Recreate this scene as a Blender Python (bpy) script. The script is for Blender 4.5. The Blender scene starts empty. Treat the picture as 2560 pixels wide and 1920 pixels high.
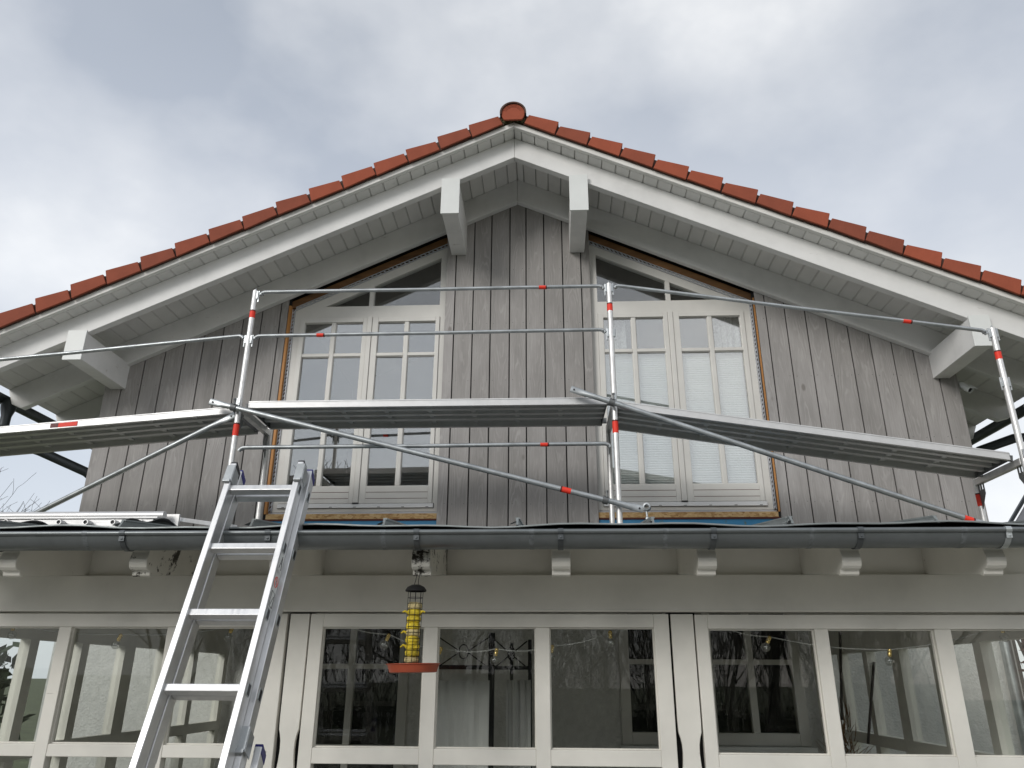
import bpy, math, random
from mathutils import Vector, Matrix
random.seed(7)
S = bpy.context.scene
COL = S.collection

# ------------------------------------------------------------------ camera
F_PX = 1900.0                      # focal length in pixels of a 2560 px wide frame
_z = Vector((25, -4900, F_PX)); _p = Vector((102, 725, F_PX))
UU = _z.normalized()
NN = (_p - UU * _p.dot(UU)).normalized()
RR = UU.cross(NN) * -1
if RR.x < 0: RR = -RR
EYE = 1.6
cam = bpy.data.cameras.new('Camera')
cam.sensor_width = 36.0
cam.lens = 36.0 * F_PX / 2560.0
cam.clip_start = 0.05
cam.clip_end = 2000
co = bpy.data.objects.new('Camera', cam); COL.objects.link(co)
cx = Vector((RR.x, NN.x, UU.x)); cy = -Vector((RR.y, NN.y, UU.y)); cz = -Vector((RR.z, NN.z, UU.z))
co.matrix_world = Matrix(((cx.x, cy.x, cz.x, 0), (cx.y, cy.y, cz.y, 0), (cx.z, cy.z, cz.z, EYE), (0, 0, 0, 1)))
S.camera = co

# ------------------------------------------------------------------ sky and sun (overcast day)
SUN_EL, SUN_AZ = 25.0, -34.0        # a veiled sun stands low behind the viewer's left shoulder
world = bpy.data.worlds.new('World'); S.world = world; world.use_nodes = True
wn = world.node_tree.nodes; wl = world.node_tree.links
wn.clear()
wo = wn.new('ShaderNodeOutputWorld'); bg = wn.new('ShaderNodeBackground')
sky = wn.new('ShaderNodeTexSky'); sky.sky_type = 'NISHITA'; sky.sun_disc = False
sky.sun_elevation = math.radians(SUN_EL); sky.sun_rotation = math.radians(180 + SUN_AZ)
tc = wn.new('ShaderNodeTexCoord')
def wnoise(scale, detail, rough, loc, sc=(1, 1, 1)):
    m = wn.new('ShaderNodeMapping'); m.inputs['Location'].default_value = loc; m.inputs['Scale'].default_value = sc
    n = wn.new('ShaderNodeTexNoise'); n.inputs['Scale'].default_value = scale
    n.inputs['Detail'].default_value = detail; n.inputs['Roughness'].default_value = rough
    wl.new(tc.outputs['Generated'], m.inputs['Vector']); wl.new(m.outputs['Vector'], n.inputs['Vector'])
    return n
def wramp(stops):
    r = wn.new('ShaderNodeValToRGB'); e = r.color_ramp.elements
    while len(e) < len(stops): e.new(0.5)
    for k, (p, c) in zip(e, stops): k.position = p; k.color = (*c, 1)
    return r
sep = wn.new('ShaderNodeSeparateXYZ'); wl.new(tc.outputs['Generated'], sep.inputs[0])
grad = wramp([(0.0, (.62, .65, .70)), (0.30, (.58, .615, .67)), (0.52, (.495, .53, .595)), (0.72, (.375, .41, .47)), (1.0, (.44, .47, .52))])
wl.new(sep.outputs['Z'], grad.inputs[0])
n1 = wnoise(2.3, 6, .50, (7.1401, 7.1401, 7.32), (1, 1, 1.5))
cl = wramp([(0.42, (0, 0, 0)), (0.58, (.5, .5, .5)), (0.68, (1, 1, 1))])
wl.new(n1.outputs['Fac'], cl.inputs[0])
n2 = wnoise(1.1, 4, .52, (8.6933, 8.6933, 8.6933), (1, 1, 1.6))
dk = wramp([(0.36, (.89, .90, .91)), (0.62, (1.07, 1.06, 1.04))])
wl.new(n2.outputs['Fac'], dk.inputs[0])
mul = wn.new('ShaderNodeMixRGB'); mul.blend_type = 'MULTIPLY'; mul.inputs[0].default_value = 1
wl.new(grad.outputs[0], mul.inputs[1]); wl.new(dk.outputs[0], mul.inputs[2])
mx = wn.new('ShaderNodeMixRGB'); mx.inputs[2].default_value = (.97, .965, .95, 1)
cf = wn.new('ShaderNodeMath'); cf.operation = 'MULTIPLY'; cf.inputs[1].default_value = .62
wl.new(cl.outputs[0], cf.inputs[0]); wl.new(cf.outputs[0], mx.inputs[0]); wl.new(mul.outputs[0], mx.inputs[1])
# a trace of the clear sky shining through the cloud cover
skm = wn.new('ShaderNodeMixRGB'); skm.blend_type = 'ADD'; skm.inputs[0].default_value = 0.012
wl.new(mx.outputs[0], skm.inputs[1]); wl.new(sky.outputs[0], skm.inputs[2])
wl.new(skm.outputs[0], bg.inputs['Color']); bg.inputs['Strength'].default_value = 1.0
wl.new(bg.outputs[0], wo.inputs['Surface'])

sun = bpy.data.lights.new('Sun', 'SUN'); sun.energy = 1.5; sun.angle = math.radians(22); sun.color = (1, .97, .93)
so = bpy.data.objects.new('Sun', sun); COL.objects.link(so); so.location = (-3, -12, 14)
so.rotation_euler = (math.radians(90 - SUN_EL), 0, math.radians(SUN_AZ))

vs = S.view_settings; vs.view_transform = 'Standard'; vs.look = 'None'; vs.exposure = .22; vs.gamma = 1
vs.use_curve_mapping = False
S.render.engine = 'CYCLES'
S.cycles.max_bounces = 7; S.cycles.transparent_max_bounces = 20; S.cycles.glossy_bounces = 4; S.cycles.diffuse_bounces = 3

# ------------------------------------------------------------------ helpers
def W(px, py, Y=None, X=None):
    """survey of the photograph: the point on the plane Y (or X) seen at a pixel of the 2560 x 1920 frame"""
    d = Vector(((px - 1280) / F_PX, (py - 960) / F_PX, 1))
    w = Vector((d.dot(RR), d.dot(NN), d.dot(UU)))
    t = (Y / w.y) if Y is not None else (X / w.x)
    return Vector((w.x * t, w.y * t, w.z * t + EYE))

OFF = {}
def empty(name, loc, label, cat, group=None):
    o = bpy.data.objects.new(name, None); COL.objects.link(o); o.location = loc
    o.empty_display_size = .1
    OFF[o] = Vector(loc); tag(o, label, cat, group)
    return o
def tag(o, label=None, cat=None, group=None, kind=None):
    if label: o['label'] = label
    if cat: o['category'] = cat
    if group: o['group'] = group
    if kind: o['kind'] = kind
    return o

class MB:
    def __init__(s): s.v = []; s.f = []
    def add(s, vs, fs):
        b = len(s.v); s.v += [Vector(v) for v in vs]; s.f += [tuple(i + b for i in f) for f in fs]; return s
    def box(s, x0, x1, y0, y1, z0, z1):
        return s.add([(x0, y0, z0), (x1, y0, z0), (x1, y1, z0), (x0, y1, z0), (x0, y0, z1), (x1, y0, z1), (x1, y1, z1), (x0, y1, z1)],
                     [(0, 3, 2, 1), (4, 5, 6, 7), (0, 1, 5, 4), (1, 2, 6, 5), (2, 3, 7, 6), (3, 0, 4, 7)])
    def extrude(s, pts, vec):
        """closed polygon pts (3d) swept along vec"""
        n = len(pts); a = [Vector(p) for p in pts]; b = [p + Vector(vec) for p in a]
        nrm = Vector((0, 0, 0))
        for i in range(n): nrm += a[i].cross(a[(i + 1) % n])
        if nrm.dot(Vector(vec)) > 0: a.reverse(); b.reverse()
        fs = [tuple(range(n)), tuple(range(2 * n - 1, n - 1, -1))]
        for i in range(n): j = (i + 1) % n; fs.append((i, i + n, j + n, j))
        return s.add(a + b, fs)
    def xz(s, pts, y0, y1): return s.extrude([(x, y0, z) for x, z in pts], (0, y1 - y0, 0))
    def yz(s, pts, x0, x1): return s.extrude([(x0, y, z) for y, z in pts], (x1 - x0, 0, 0))
    def beam(s, p0, p1, w, h, up=(0, 0, 1)):
        """box bar from p0 to p1, width w, height h"""
        p0 = Vector(p0); p1 = Vector(p1); d = (p1 - p0).normalized(); up = Vector(up)
        sd = d.cross(up).normalized(); u = sd.cross(d).normalized()
        c = [p0 + sd * (a * w / 2) + u * (b * h / 2) for a, b in ((-1, -1), (1, -1), (1, 1), (-1, 1))]
        return s.extrude(c, p1 - p0)
    def tube(s, path, r, seg=10, cap=True, r1=None, sq=1.0):
        path = [Vector(p) for p in path]; n = len(path); rings = []
        prev = None
        for i, p in enumerate(path):
            d = (path[min(i + 1, n - 1)] - path[max(i - 1, 0)]).normalized()
            if prev is None:
                a = Vector((0, 0, 1)) if abs(d.z) < .9 else Vector((1, 0, 0))
                sd = d.cross(a).normalized()
            else: sd = (prev - d * prev.dot(d)).normalized()
            prev = sd; u = d.cross(sd)
            rr = r if r1 is None else r + (r1 - r) * i / max(1, n - 1)
            rings.append([p + sd * (math.cos(2 * math.pi * k / seg) * rr) + u * (math.sin(2 * math.pi * k / seg) * rr * sq) for k in range(seg)])
        vs = [v for ring in rings for v in ring]; fs = []
        for i in range(n - 1):
            for k in range(seg):
                k2 = (k + 1) % seg
                fs.append((i * seg + k, i * seg + k2, (i + 1) * seg + k2, (i + 1) * seg + k))
        if cap:
            fs.append(tuple(range(seg - 1, -1, -1))); fs.append(tuple((n - 1) * seg + k for k in range(seg)))
        return s.add(vs, fs)
    def lathe(s, c, prof, seg=24, axis=(0, 0, 1)):
        """prof: (radius, height) pairs along axis from c"""
        ax = Vector(axis).normalized(); a = Vector((1, 0, 0)) if abs(ax.x) < .9 else Vector((0, 1, 0))
        e1 = ax.cross(a).normalized(); e2 = ax.cross(e1); c = Vector(c); vs = []; fs = []
        for r, h in prof:
            for k in range(seg):
                t = 2 * math.pi * k / seg
                vs.append(c + ax * h + e1 * (r * math.cos(t)) + e2 * (r * math.sin(t)))
        for i in range(len(prof) - 1):
            for k in range(seg):
                k2 = (k + 1) % seg
                fs.append((i * seg + k, i * seg + k2, (i + 1) * seg + k2, (i + 1) * seg + k))
        return s.add(vs, fs)
    def build(s, name, mat, parent=None, smooth=False, bevel=0, seg=2, origin=None):
        me = bpy.data.meshes.new(name)
        base = OFF.get(parent, Vector((0, 0, 0)))
        off = base if origin is None else Vector(origin)
        me.from_pydata([tuple(v - off) for v in s.v], [], s.f); me.update()
        if smooth:
            me.polygons.foreach_set('use_smooth', [True] * len(me.polygons))
        me.materials.append(mat)
        o = bpy.data.objects.new(name, me); COL.objects.link(o)
        if origin is not None: o.location = off - base
        if parent is not None: o.parent = parent; OFF[o] = off
        else: OFF[o] = Vector((0, 0, 0))
        if smooth:
            try: me.set_sharp_from_angle(angle=math.radians(38))
            except Exception: pass
        if bevel:
            b = o.modifiers.new('Bevel', 'BEVEL'); b.width = bevel; b.segments = seg; b.limit_method = 'ANGLE'; b.angle_limit = math.radians(40)
        return o

# ------------------------------------------------------------------ materials
def node_mat(name):
    m = bpy.data.materials.new(name); m.use_nodes = True
    nt = m.node_tree; b = nt.nodes['Principled BSDF']
    return m, nt.nodes, nt.links, b
def ramp(n, stops):
    r = n.new('ShaderNodeValToRGB'); e = r.color_ramp.elements
    while len(e) < len(stops): e.new(.5)
    for k, (p, c) in zip(e, stops): k.position = p; k.color = (*c, 1) if len(c) == 3 else c
    return r
def coords(n, l, scale=(1, 1, 1), per_object=False):
    t = n.new('ShaderNodeTexCoord'); m = n.new('ShaderNodeMapping'); m.inputs['Scale'].default_value = scale
    if per_object:
        oi = n.new('ShaderNodeObjectInfo'); mu = n.new('ShaderNodeVectorMath'); mu.operation = 'SCALE'
        cb = n.new('ShaderNodeCombineXYZ')
        for i in range(3): l.new(oi.outputs['Random'], cb.inputs[i])
        l.new(cb.outputs[0], mu.inputs[0]); mu.inputs['Scale'].default_value = 37.0
        ad = n.new('ShaderNodeVectorMath'); ad.operation = 'ADD'
        l.new(t.outputs['Object'], ad.inputs[0]); l.new(mu.outputs[0], ad.inputs[1]); l.new(ad.outputs[0], m.inputs['Vector'])
    else: l.new(t.outputs['Object'], m.inputs['Vector'])
    return m
def noise(n, l, vec, scale, detail=4, rough=.55):
    t = n.new('ShaderNodeTexNoise'); t.inputs['Scale'].default_value = scale; t.inputs['Detail'].default_value = detail
    t.inputs['Roughness'].default_value = rough; l.new(vec.outputs[0], t.inputs['Vector']); return t
def bump(n, l, src, b, strength, dist=.01):
    bp = n.new('ShaderNodeBump'); bp.inputs['Strength'].default_value = strength; bp.inputs['Distance'].default_value = dist
    l.new(src, bp.inputs['Height']); l.new(bp.outputs['Normal'], b.inputs['Normal']); return bp
def pm(name, col, rough=.6, metal=0, var=.12, vscale=6, bstr=0, bscale=60, stretch=(1, 1, 1), per=False, rvar=0, spec=.4):
    m, n, l, b = node_mat(name)
    v = coords(n, l, stretch, per); t = noise(n, l, v, vscale, 5)
    lo = tuple(c * (1 - var) for c in col); hi = tuple(min(1, c * (1 + var)) for c in col)
    r = ramp(n, [(.3, lo), (.7, hi)]); l.new(t.outputs['Fac'], r.inputs[0]); l.new(r.outputs[0], b.inputs['Base Color'])
    b.inputs['Roughness'].default_value = rough; b.inputs['Metallic'].default_value = metal
    b.inputs['Specular IOR Level'].default_value = spec
    if rvar:
        rr = ramp(n, [(.3, (rough - rvar,) * 3), (.7, (rough + rvar,) * 3)]); l.new(t.outputs['Fac'], rr.inputs[0]); l.new(rr.outputs[0], b.inputs['Roughness'])
    if bstr:
        t2 = noise(n, l, v, bscale, 4); bump(n, l, t2.outputs['Fac'], b, bstr)
    return m

def stained_board():
    m, n, l, b = node_mat('grey_stained_spruce')
    oi = n.new('ShaderNodeObjectInfo')
    v = coords(n, l, (1, 1, 1), True)
    # flat sawn grain: nested arches along the board, closer together towards its edges
    tl = n.new('ShaderNodeTexCoord'); sx = n.new('ShaderNodeSeparateXYZ'); l.new(tl.outputs['Object'], sx.inputs[0])
    def mth(op, a_, b_=None, c_=None):
        q = n.new('ShaderNodeMath'); q.operation = op
        for k_, v_ in enumerate((a_, b_, c_)):
            if v_ is None: continue
            if isinstance(v_, (int, float)): q.inputs[k_].default_value = v_
            else: l.new(v_, q.inputs[k_])
        return q.outputs[0]
    rnd_ = oi.outputs['Random']
    mpd = n.new('ShaderNodeMapping'); mpd.inputs['Scale'].default_value = (4, 1, .9); l.new(v.outputs[0], mpd.inputs['Vector'])
    dn = noise(n, l, mpd, 1.8, 3, .55)
    xc = mth('ADD', sx.outputs['X'], mth('MULTIPLY_ADD', rnd_, .09, -.045))
    sgn = mth('SUBTRACT', mth('MULTIPLY', mth('GREATER_THAN', mth('FRACT', mth('MULTIPLY', rnd_, 7.3)), .5), 2.0), 1.0)
    val = mth('ADD', mth('MULTIPLY', mth('MULTIPLY', xc, xc), 150.0), mth('MULTIPLY', mth('MULTIPLY', sx.outputs['Z'], 1.25), sgn))
    val = mth('ADD', val, mth('MULTIPLY', dn.outputs['Fac'], 2.6))
    wv = mth('MULTIPLY_ADD', mth('SINE', mth('MULTIPLY', val, 6.2832 * 2.4)), .5, .5)
    wr = ramp(n, [(.58, (0, 0, 0)), (.98, (1, 1, 1))]); l.new(wv, wr.inputs[0])
    # patchy stain and fine streaks
    mp2 = n.new('ShaderNodeMapping'); mp2.inputs['Scale'].default_value = (1, 1, .03); l.new(v.outputs[0], mp2.inputs['Vector'])
    st = noise(n, l, mp2, 90, 3, .6)
    mp3 = n.new('ShaderNodeMapping'); mp3.inputs['Scale'].default_value = (3, 1, .7); l.new(v.outputs[0], mp3.inputs['Vector'])
    pt = noise(n, l, mp3, 2.2, 5, .6)
    base = ramp(n, [(.30, (.268, .258, .247)), (.50, (.312, .300, .289)), (.72, (.362, .349, .338))]); l.new(pt.outputs['Fac'], base.inputs[0])
    mk = n.new('ShaderNodeMath'); mk.operation = 'MULTIPLY'; l.new(wr.outputs[0], mk.inputs[0])
    pk = noise(n, l, mp3, 5.0, 3, .6); pkr = ramp(n, [(.42, (.05, .05, .05)), (.66, (.42, .42, .42))]); l.new(pk.outputs['Fac'], pkr.inputs[0])
    l.new(pkr.outputs[0], mk.inputs[1])
    m1 = n.new('ShaderNodeMixRGB'); m1.inputs[2].default_value = (.47, .455, .44, 1); l.new(mk.outputs[0], m1.inputs[0]); l.new(base.outputs[0], m1.inputs[1])
    sr = ramp(n, [(.35, (.95, .95, .95)), (.65, (1.04, 1.04, 1.04))]); l.new(st.outputs['Fac'], sr.inputs[0])
    m2 = n.new('ShaderNodeMixRGB'); m2.blend_type = 'MULTIPLY'; m2.inputs[0].default_value = 1; l.new(m1.outputs[0], m2.inputs[1]); l.new(sr.outputs[0], m2.inputs[2])
    # knots
    vo = n.new('ShaderNodeTexVoronoi'); vo.inputs['Scale'].default_value = 1.0
    mp4 = n.new('ShaderNodeMapping'); mp4.inputs['Scale'].default_value = (3.3, 2.0, 1.7); l.new(v.outputs[0], mp4.inputs['Vector']); l.new(mp4.outputs[0], vo.inputs['Vector'])
    kr = ramp(n, [(.045, (.62, .60, .58)), (.085, (1, 1, 1))]); l.new(vo.outputs['Distance'], kr.inputs[0])
    m3 = n.new('ShaderNodeMixRGB'); m3.blend_type = 'MULTIPLY'; m3.inputs[0].default_value = 1; l.new(m2.outputs[0], m3.inputs[1]); l.new(kr.outputs[0], m3.inputs[2])
    # each board its own tone
    tr = ramp(n, [(0, (.88, .87, .86)), (.5, (1, .99, .98)), (1, (1.1, 1.09, 1.09))]); l.new(oi.outputs['Random'], tr.inputs[0])
    m4 = n.new('ShaderNodeMixRGB'); m4.blend_type = 'MULTIPLY'; m4.inputs[0].default_value = 1; l.new(m3.outputs[0], m4.inputs[1]); l.new(tr.outputs[0], m4.inputs[2])
    l.new(m4.outputs[0], b.inputs['Base Color'])
    b.inputs['Roughness'].default_value = .72; b.inputs['Specular IOR Level'].default_value = .25
    bump(n, l, st.outputs['Fac'], b, .06, .002)
    return m

def worn_paint(name, col, wear, amount=.62, stretch=(1, 1, 1), scale=6, rough=.5):
    """paint with small worn and cracked places"""
    m, n, l, b = node_mat(name)
    v = coords(n, l, stretch, False); t = noise(n, l, v, scale, 9, .72)
    g = coords(n, l, (1, 1, 1), False); gt = noise(n, l, g, 2.5, 4, .6)
    tint = ramp(n, [(.28, tuple(c * .86 for c in col)), (.5, tuple(c * .97 for c in col)), (.72, tuple(min(1, c * 1.04) for c in col))]); l.new(gt.outputs['Fac'], tint.inputs[0])
    mask = ramp(n, [(amount, (0, 0, 0)), (amount + .05, (1, 1, 1))]); l.new(t.outputs['Fac'], mask.inputs[0])
    mxn = n.new('ShaderNodeMixRGB'); mxn.inputs[2].default_value = (*wear, 1)
    l.new(mask.outputs[0], mxn.inputs[0]); l.new(tint.outputs[0], mxn.inputs[1]); l.new(mxn.outputs[0], b.inputs['Base Color'])
    b.inputs['Roughness'].default_value = rough; b.inputs['Specular IOR Level'].default_value = .35
    inv = n.new('ShaderNodeMath'); inv.operation = 'SUBTRACT'; inv.inputs[0].default_value = 1; l.new(mask.outputs[0], inv.inputs[1])
    bump(n, l, inv.outputs[0], b, .12, .001)
    return m

def glass_mat(name, refl, tint=(1, 1, 1), power=0.0):
    m, n, l, b = node_mat(name); n.remove(b)
    out = n['Material Output']
    tr = n.new('ShaderNodeBsdfTransparent'); tr.inputs['Color'].default_value = (*tint, 1)
    gl = n.new('ShaderNodeBsdfGlossy'); gl.inputs['Roughness'].default_value = 0.0; gl.inputs['Color'].default_value = (1, .99, .97, 1)
    lw = n.new('ShaderNodeLayerWeight'); lw.inputs['Blend'].default_value = .5
    pw = n.new('ShaderNodeMath'); pw.operation = 'POWER'; pw.inputs[1].default_value = 5.0; l.new(lw.outputs['Facing'], pw.inputs[0])
    mu = n.new('ShaderNodeMath'); mu.operation = 'MULTIPLY_ADD'; mu.inputs[1].default_value = 1 - refl; mu.inputs[2].default_value = refl; mu.use_clamp = True
    l.new(pw.outputs[0], mu.inputs[0])
    mx = n.new('ShaderNodeMixShader'); l.new(mu.outputs[0], mx.inputs[0]); l.new(tr.outputs[0], mx.inputs[1]); l.new(gl.outputs[0], mx.inputs[2])
    # old panes are never quite flat
    v = coords(n, l, (1, 1, 1), True); t = noise(n, l, v, 1.6, 2)
    bp = n.new('ShaderNodeBump'); bp.inputs['Strength'].default_value = power; bp.inputs['Distance'].default_value = .02
    l.new(t.outputs['Fac'], bp.inputs['Height'])
    if power: l.new(bp.outputs['Normal'], gl.inputs['Normal'])
    l.new(mx.outputs[0], out.inputs['Surface'])
    return m

def brushed(name, col, rough, metal=1.0, stretch=(1, 40, 40), var=.12):
    m, n, l, b = node_mat(name)
    v = coords(n, l, stretch, True); t = noise(n, l, v, 3, 5, .6)
    g = coords(n, l, (1, 1, 1), True); gt = noise(n, l, g, 9, 5, .65)
    r = ramp(n, [(.3, tuple(c * (1 - var) for c in col)), (.7, tuple(min(1, c * (1 + var)) for c in col))]); l.new(gt.outputs['Fac'], r.inputs[0])
    l.new(r.outputs[0], b.inputs['Base Color']); b.inputs['Metallic'].default_value = metal
    rr = ramp(n, [(.3, (rough * .75,) * 3), (.7, (min(1, rough * 1.3),) * 3)]); l.new(t.outputs['Fac'], rr.inputs[0]); l.new(rr.outputs[0], b.inputs['Roughness'])
    bump(n, l, t.outputs['Fac'], b, .06, .001)
    return m

M = {}
M['board'] = stained_board()
M['white'] = worn_paint('white_wood_paint', (.775, .77, .75), (.52, .50, .46), .63, (.5, 2, 2), 6)
M['soffit'] = pm('white_soffit_paint', (.73, .72, .695), .55, var=.05, vscale=3, per=True)
M['trim'] = worn_paint('weathered_verge_paint', (.80, .79, .75), (.40, .38, .34), .63, (.55, 3, 3), 9)
M['cap'] = pm('white_lacquered_metal', (.72, .735, .71), .42, var=.03)
M['tile'] = pm('red_clay_tile', (.300, .079, .043), .82, var=.08, vscale=7, bstr=.12, bscale=90, per=True, spec=.25)
def per_object_tone(m, lo, hi):
    n = m.node_tree.nodes; l = m.node_tree.links; b = n['Principled BSDF']
    src = b.inputs['Base Color'].links[0].from_socket
    oi = n.new('ShaderNodeObjectInfo'); r = ramp(n, [(0, lo), (1, hi)]); l.new(oi.outputs['Random'], r.inputs[0])
    q = n.new('ShaderNodeMixRGB'); q.blend_type = 'MULTIPLY'; q.inputs[0].default_value = 1
    l.new(src, q.inputs[1]); l.new(r.outputs[0], q.inputs[2]); l.new(q.outputs[0], b.inputs['Base Color'])
per_object_tone(M['tile'], (.80, .86, .92), (1.12, 1.06, 1.02))
per_object_tone(M['soffit'], (.94, .94, .94), (1.03, 1.03, 1.02))
M['ridge'] = pm('lichened_clay_ridge', (.095, .055, .042), .9, var=.4, vscale=14, bstr=.4)
M['mortar'] = pm('mossy_mortar', (.085, .075, .035), .95, var=.6, vscale=40, bstr=.8, bscale=60)
M['membrane'] = pm('black_underlay', (.012, .012, .012), .8)
M['frame'] = pm('cream_window_paint', (.63, .615, .575), .42, var=.05, vscale=4)
M['alu_white'] = pm('white_aluminium_sill', (.74, .74, .73), .35, var=.03)
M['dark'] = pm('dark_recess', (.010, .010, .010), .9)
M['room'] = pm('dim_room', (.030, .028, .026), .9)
M['batten'] = pm('fresh_timber_batten', (.40, .185, .055), .6, var=.25, vscale=5, stretch=(1, 1, .15), bstr=.1)
M['rafterwood'] = pm('old_timber_plate', (.17, .085, .032), .7, var=.45, vscale=7, stretch=(.35, 1, 1.8), bstr=.2)
M['bead'] = pm('galvanised_plaster_bead', (.46, .47, .49), .5, metal=.3)
def osb():
    m, n, l, b = node_mat('chipboard')
    v = coords(n, l, (1, 1, 2.2)); vo = n.new('ShaderNodeTexVoronoi'); vo.inputs['Scale'].default_value = 26; l.new(v.outputs[0], vo.inputs['Vector'])
    t = noise(n, l, v, 30, 5, .7); ad = n.new('ShaderNodeMixRGB'); ad.inputs[0].default_value = .55
    l.new(vo.outputs['Color'], ad.inputs[1]); l.new(t.outputs['Fac'], ad.inputs[2])
    r = ramp(n, [(.30, (.30, .16, .055)), (.5, (.52, .33, .14)), (.7, (.62, .45, .24))]); l.new(ad.outputs[0], r.inputs[0]); l.new(r.outputs[0], b.inputs['Base Color'])
    b.inputs['Roughness'].default_value = .8; return m
M['osb'] = osb()
M['blue'] = worn_paint('blue_membrane', (.045, .235, .44), (.10, .17, .16), .60, (1, 1, .6), 6, .45)
M['rust'] = pm('brown_strip', (.09, .022, .012), .7)
M['zinc'] = brushed('dark_zinc', (.185, .200, .202), .40, .65, (1, 12, 12), .10)
M['zinc_dark'] = brushed('anthracite_zinc', (.055, .062, .066), .42, .55, (1, 6, 6), .12)
M['zinc_bright'] = pm('soldered_zinc', (.50, .53, .53), .4, metal=.7)
M['zinc_strap'] = pm('zinc_strap', (.105, .115, .12), .45, metal=.5)
M['zinc_solder'] = pm('dull_solder', (.19, .205, .21), .5, metal=.5, var=.3, vscale=60)
M['zinc_sheet'] = brushed('weathered_zinc_sheet', (.27, .29, .285), .5, .55, (6, 1, 1), .15)
M['alu'] = brushed('bare_aluminium', (.60, .598, .59), .42, .50, (1.5, 40, 40), .07)
M['alu_post'] = brushed('dull_aluminium_tube', (.74, .73, .71), .44, .70, (40, 40, 1.5), .16)
M['alu_ladder'] = brushed('ladder_aluminium', (.72, .72, .715), .40, .80, (30, 3, 3), .09)
M['galv'] = brushed('galvanised_steel', (.41, .43, .435), .42, .78, (5, 5, 5), .22)
M['steel_dark'] = pm('grey_cast_steel', (.16, .165, .165), .5, metal=.6, bstr=.2)
M['red'] = pm('red_tape', (.82, .045, .022), .55, var=.06)
M['black'] = pm('black_plastic', (.012, .012, .014), .4)
M['black_mark'] = pm('dark_red_print', (.10, .012, .010), .5)
M['navy'] = pm('blue_plastic_cap', (.018, .016, .16), .35)
M['veranda'] = worn_paint('cream_veranda_paint', (.80, .78, .71), (.40, .36, .29), .74, (1, 1, 1), 6)
M['veranda_old'] = worn_paint('cracked_cream_paint', (.78, .76, .69), (.26, .23, .18), .655, (.35, 3, 3.2), 9)
M['stained'] = worn_paint('mildewed_paint', (.66, .645, .58), (.035, .030, .022), .535, (1, 1, 1), 12)
M['glass_up'] = glass_mat('coated_window_glass', .265, (.93, .95, .95), .010)
M['glass_slope'] = glass_mat('fixed_light_glass', .13, (.93, .95, .95), .006)
M['glass_low'] = glass_mat('single_window_glass', .022, (.95, .96, .95))
M['plaster'] = pm('rough_white_plaster', (.66, .655, .63), .9, var=.08, vscale=22, bstr=.9, bscale=55)
M['plaster_in'] = pm('greyish_inner_plaster', (.42, .41, .375), .9, var=.05, bstr=.3, bscale=40)
M['cloth'] = pm('white_cloth', (.72, .72, .70), .9, var=.05)
M['blind'] = pm('white_pleated_fabric', (.78, .79, .77), .85, var=.03)
M['lace'] = pm('lace_curtain', (.50, .51, .49), .9, var=.35, vscale=28)
M['iron'] = pm('black_iron', (.010, .010, .010), .5)
M['brass'] = pm('brass', (.85, .62, .24), .22, metal=.85)
M['bulb'] = glass_mat('clear_bulb_glass', .22, (.80, .81, .80))
M['wire'] = pm('pale_cable', (.55, .55, .53), .5)
M['terracotta'] = pm('terracotta_plastic', (.36, .072, .032), .5, var=.08)
M['fat'] = pm('yellow_fat_ball', (.62, .47, .03), .7, var=.35, vscale=30, bstr=.6, bscale=70)
M['fat_pale'] = pm('pale_fat_ball', (.56, .46, .22), .75, var=.3, vscale=40, bstr=.6, bscale=70)
M['pampas'] = pm('dry_pampas', (.19, .105, .045), .95, var=.3)
M['bark'] = pm('grey_bark', (.060, .052, .046), .9, var=.3, vscale=12)
M['hedge'] = pm('evergreen_leaf', (.030, .045, .018), .6, var=.5, vscale=3, per=False)
M['grass'] = pm('lawn', (.095, .105, .055), .95, var=.4, vscale=1.2, bstr=.4, bscale=40)
M['paving'] = pm('terrace_paving', (.33, .317, .29), .9, var=.15, vscale=5)
M['slate'] = pm('grey_slate', (.16, .16, .17), .7, var=.15)
M['fence'] = pm('white_fence', (.62, .62, .60), .6)
M['brown'] = pm('dry_creeper', (.10, .055, .045), .9, var=.4, vscale=20)

# ------------------------------------------------------------------ the place: ground
g = MB(); g.add([(-400, -400, 0), (400, -400, 0), (400, 600, 0), (-400, 600, 0)], [(0, 1, 2, 3)])
tag(g.build('lawn', M['grass']), kind='structure')
g = MB(); g.add([(-6, -2.5, .004), (6, -2.5, .004), (6, 3.8, .004), (-6, 3.8, .004)], [(0, 1, 2, 3)])
tag(g.build('terrace', M['paving']), kind='structure')

# ------------------------------------------------------------------ HOUSE
XR, HR, TP = -.33, 6.98, .4635          # ridge line, soffit height under it, roof slope
CS, SN = 1 / math.hypot(1, TP), TP / math.hypot(1, TP)
def zs(x): return HR - TP * abs(x - XR)
WALL = 7.40
house = empty('gable_house', (XR, WALL, 0), 'gable end of a house with grey board cladding and red tiled roof behind the scaffold', 'house')
EL, ER = -5.776, 5.116                   # eaves

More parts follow.
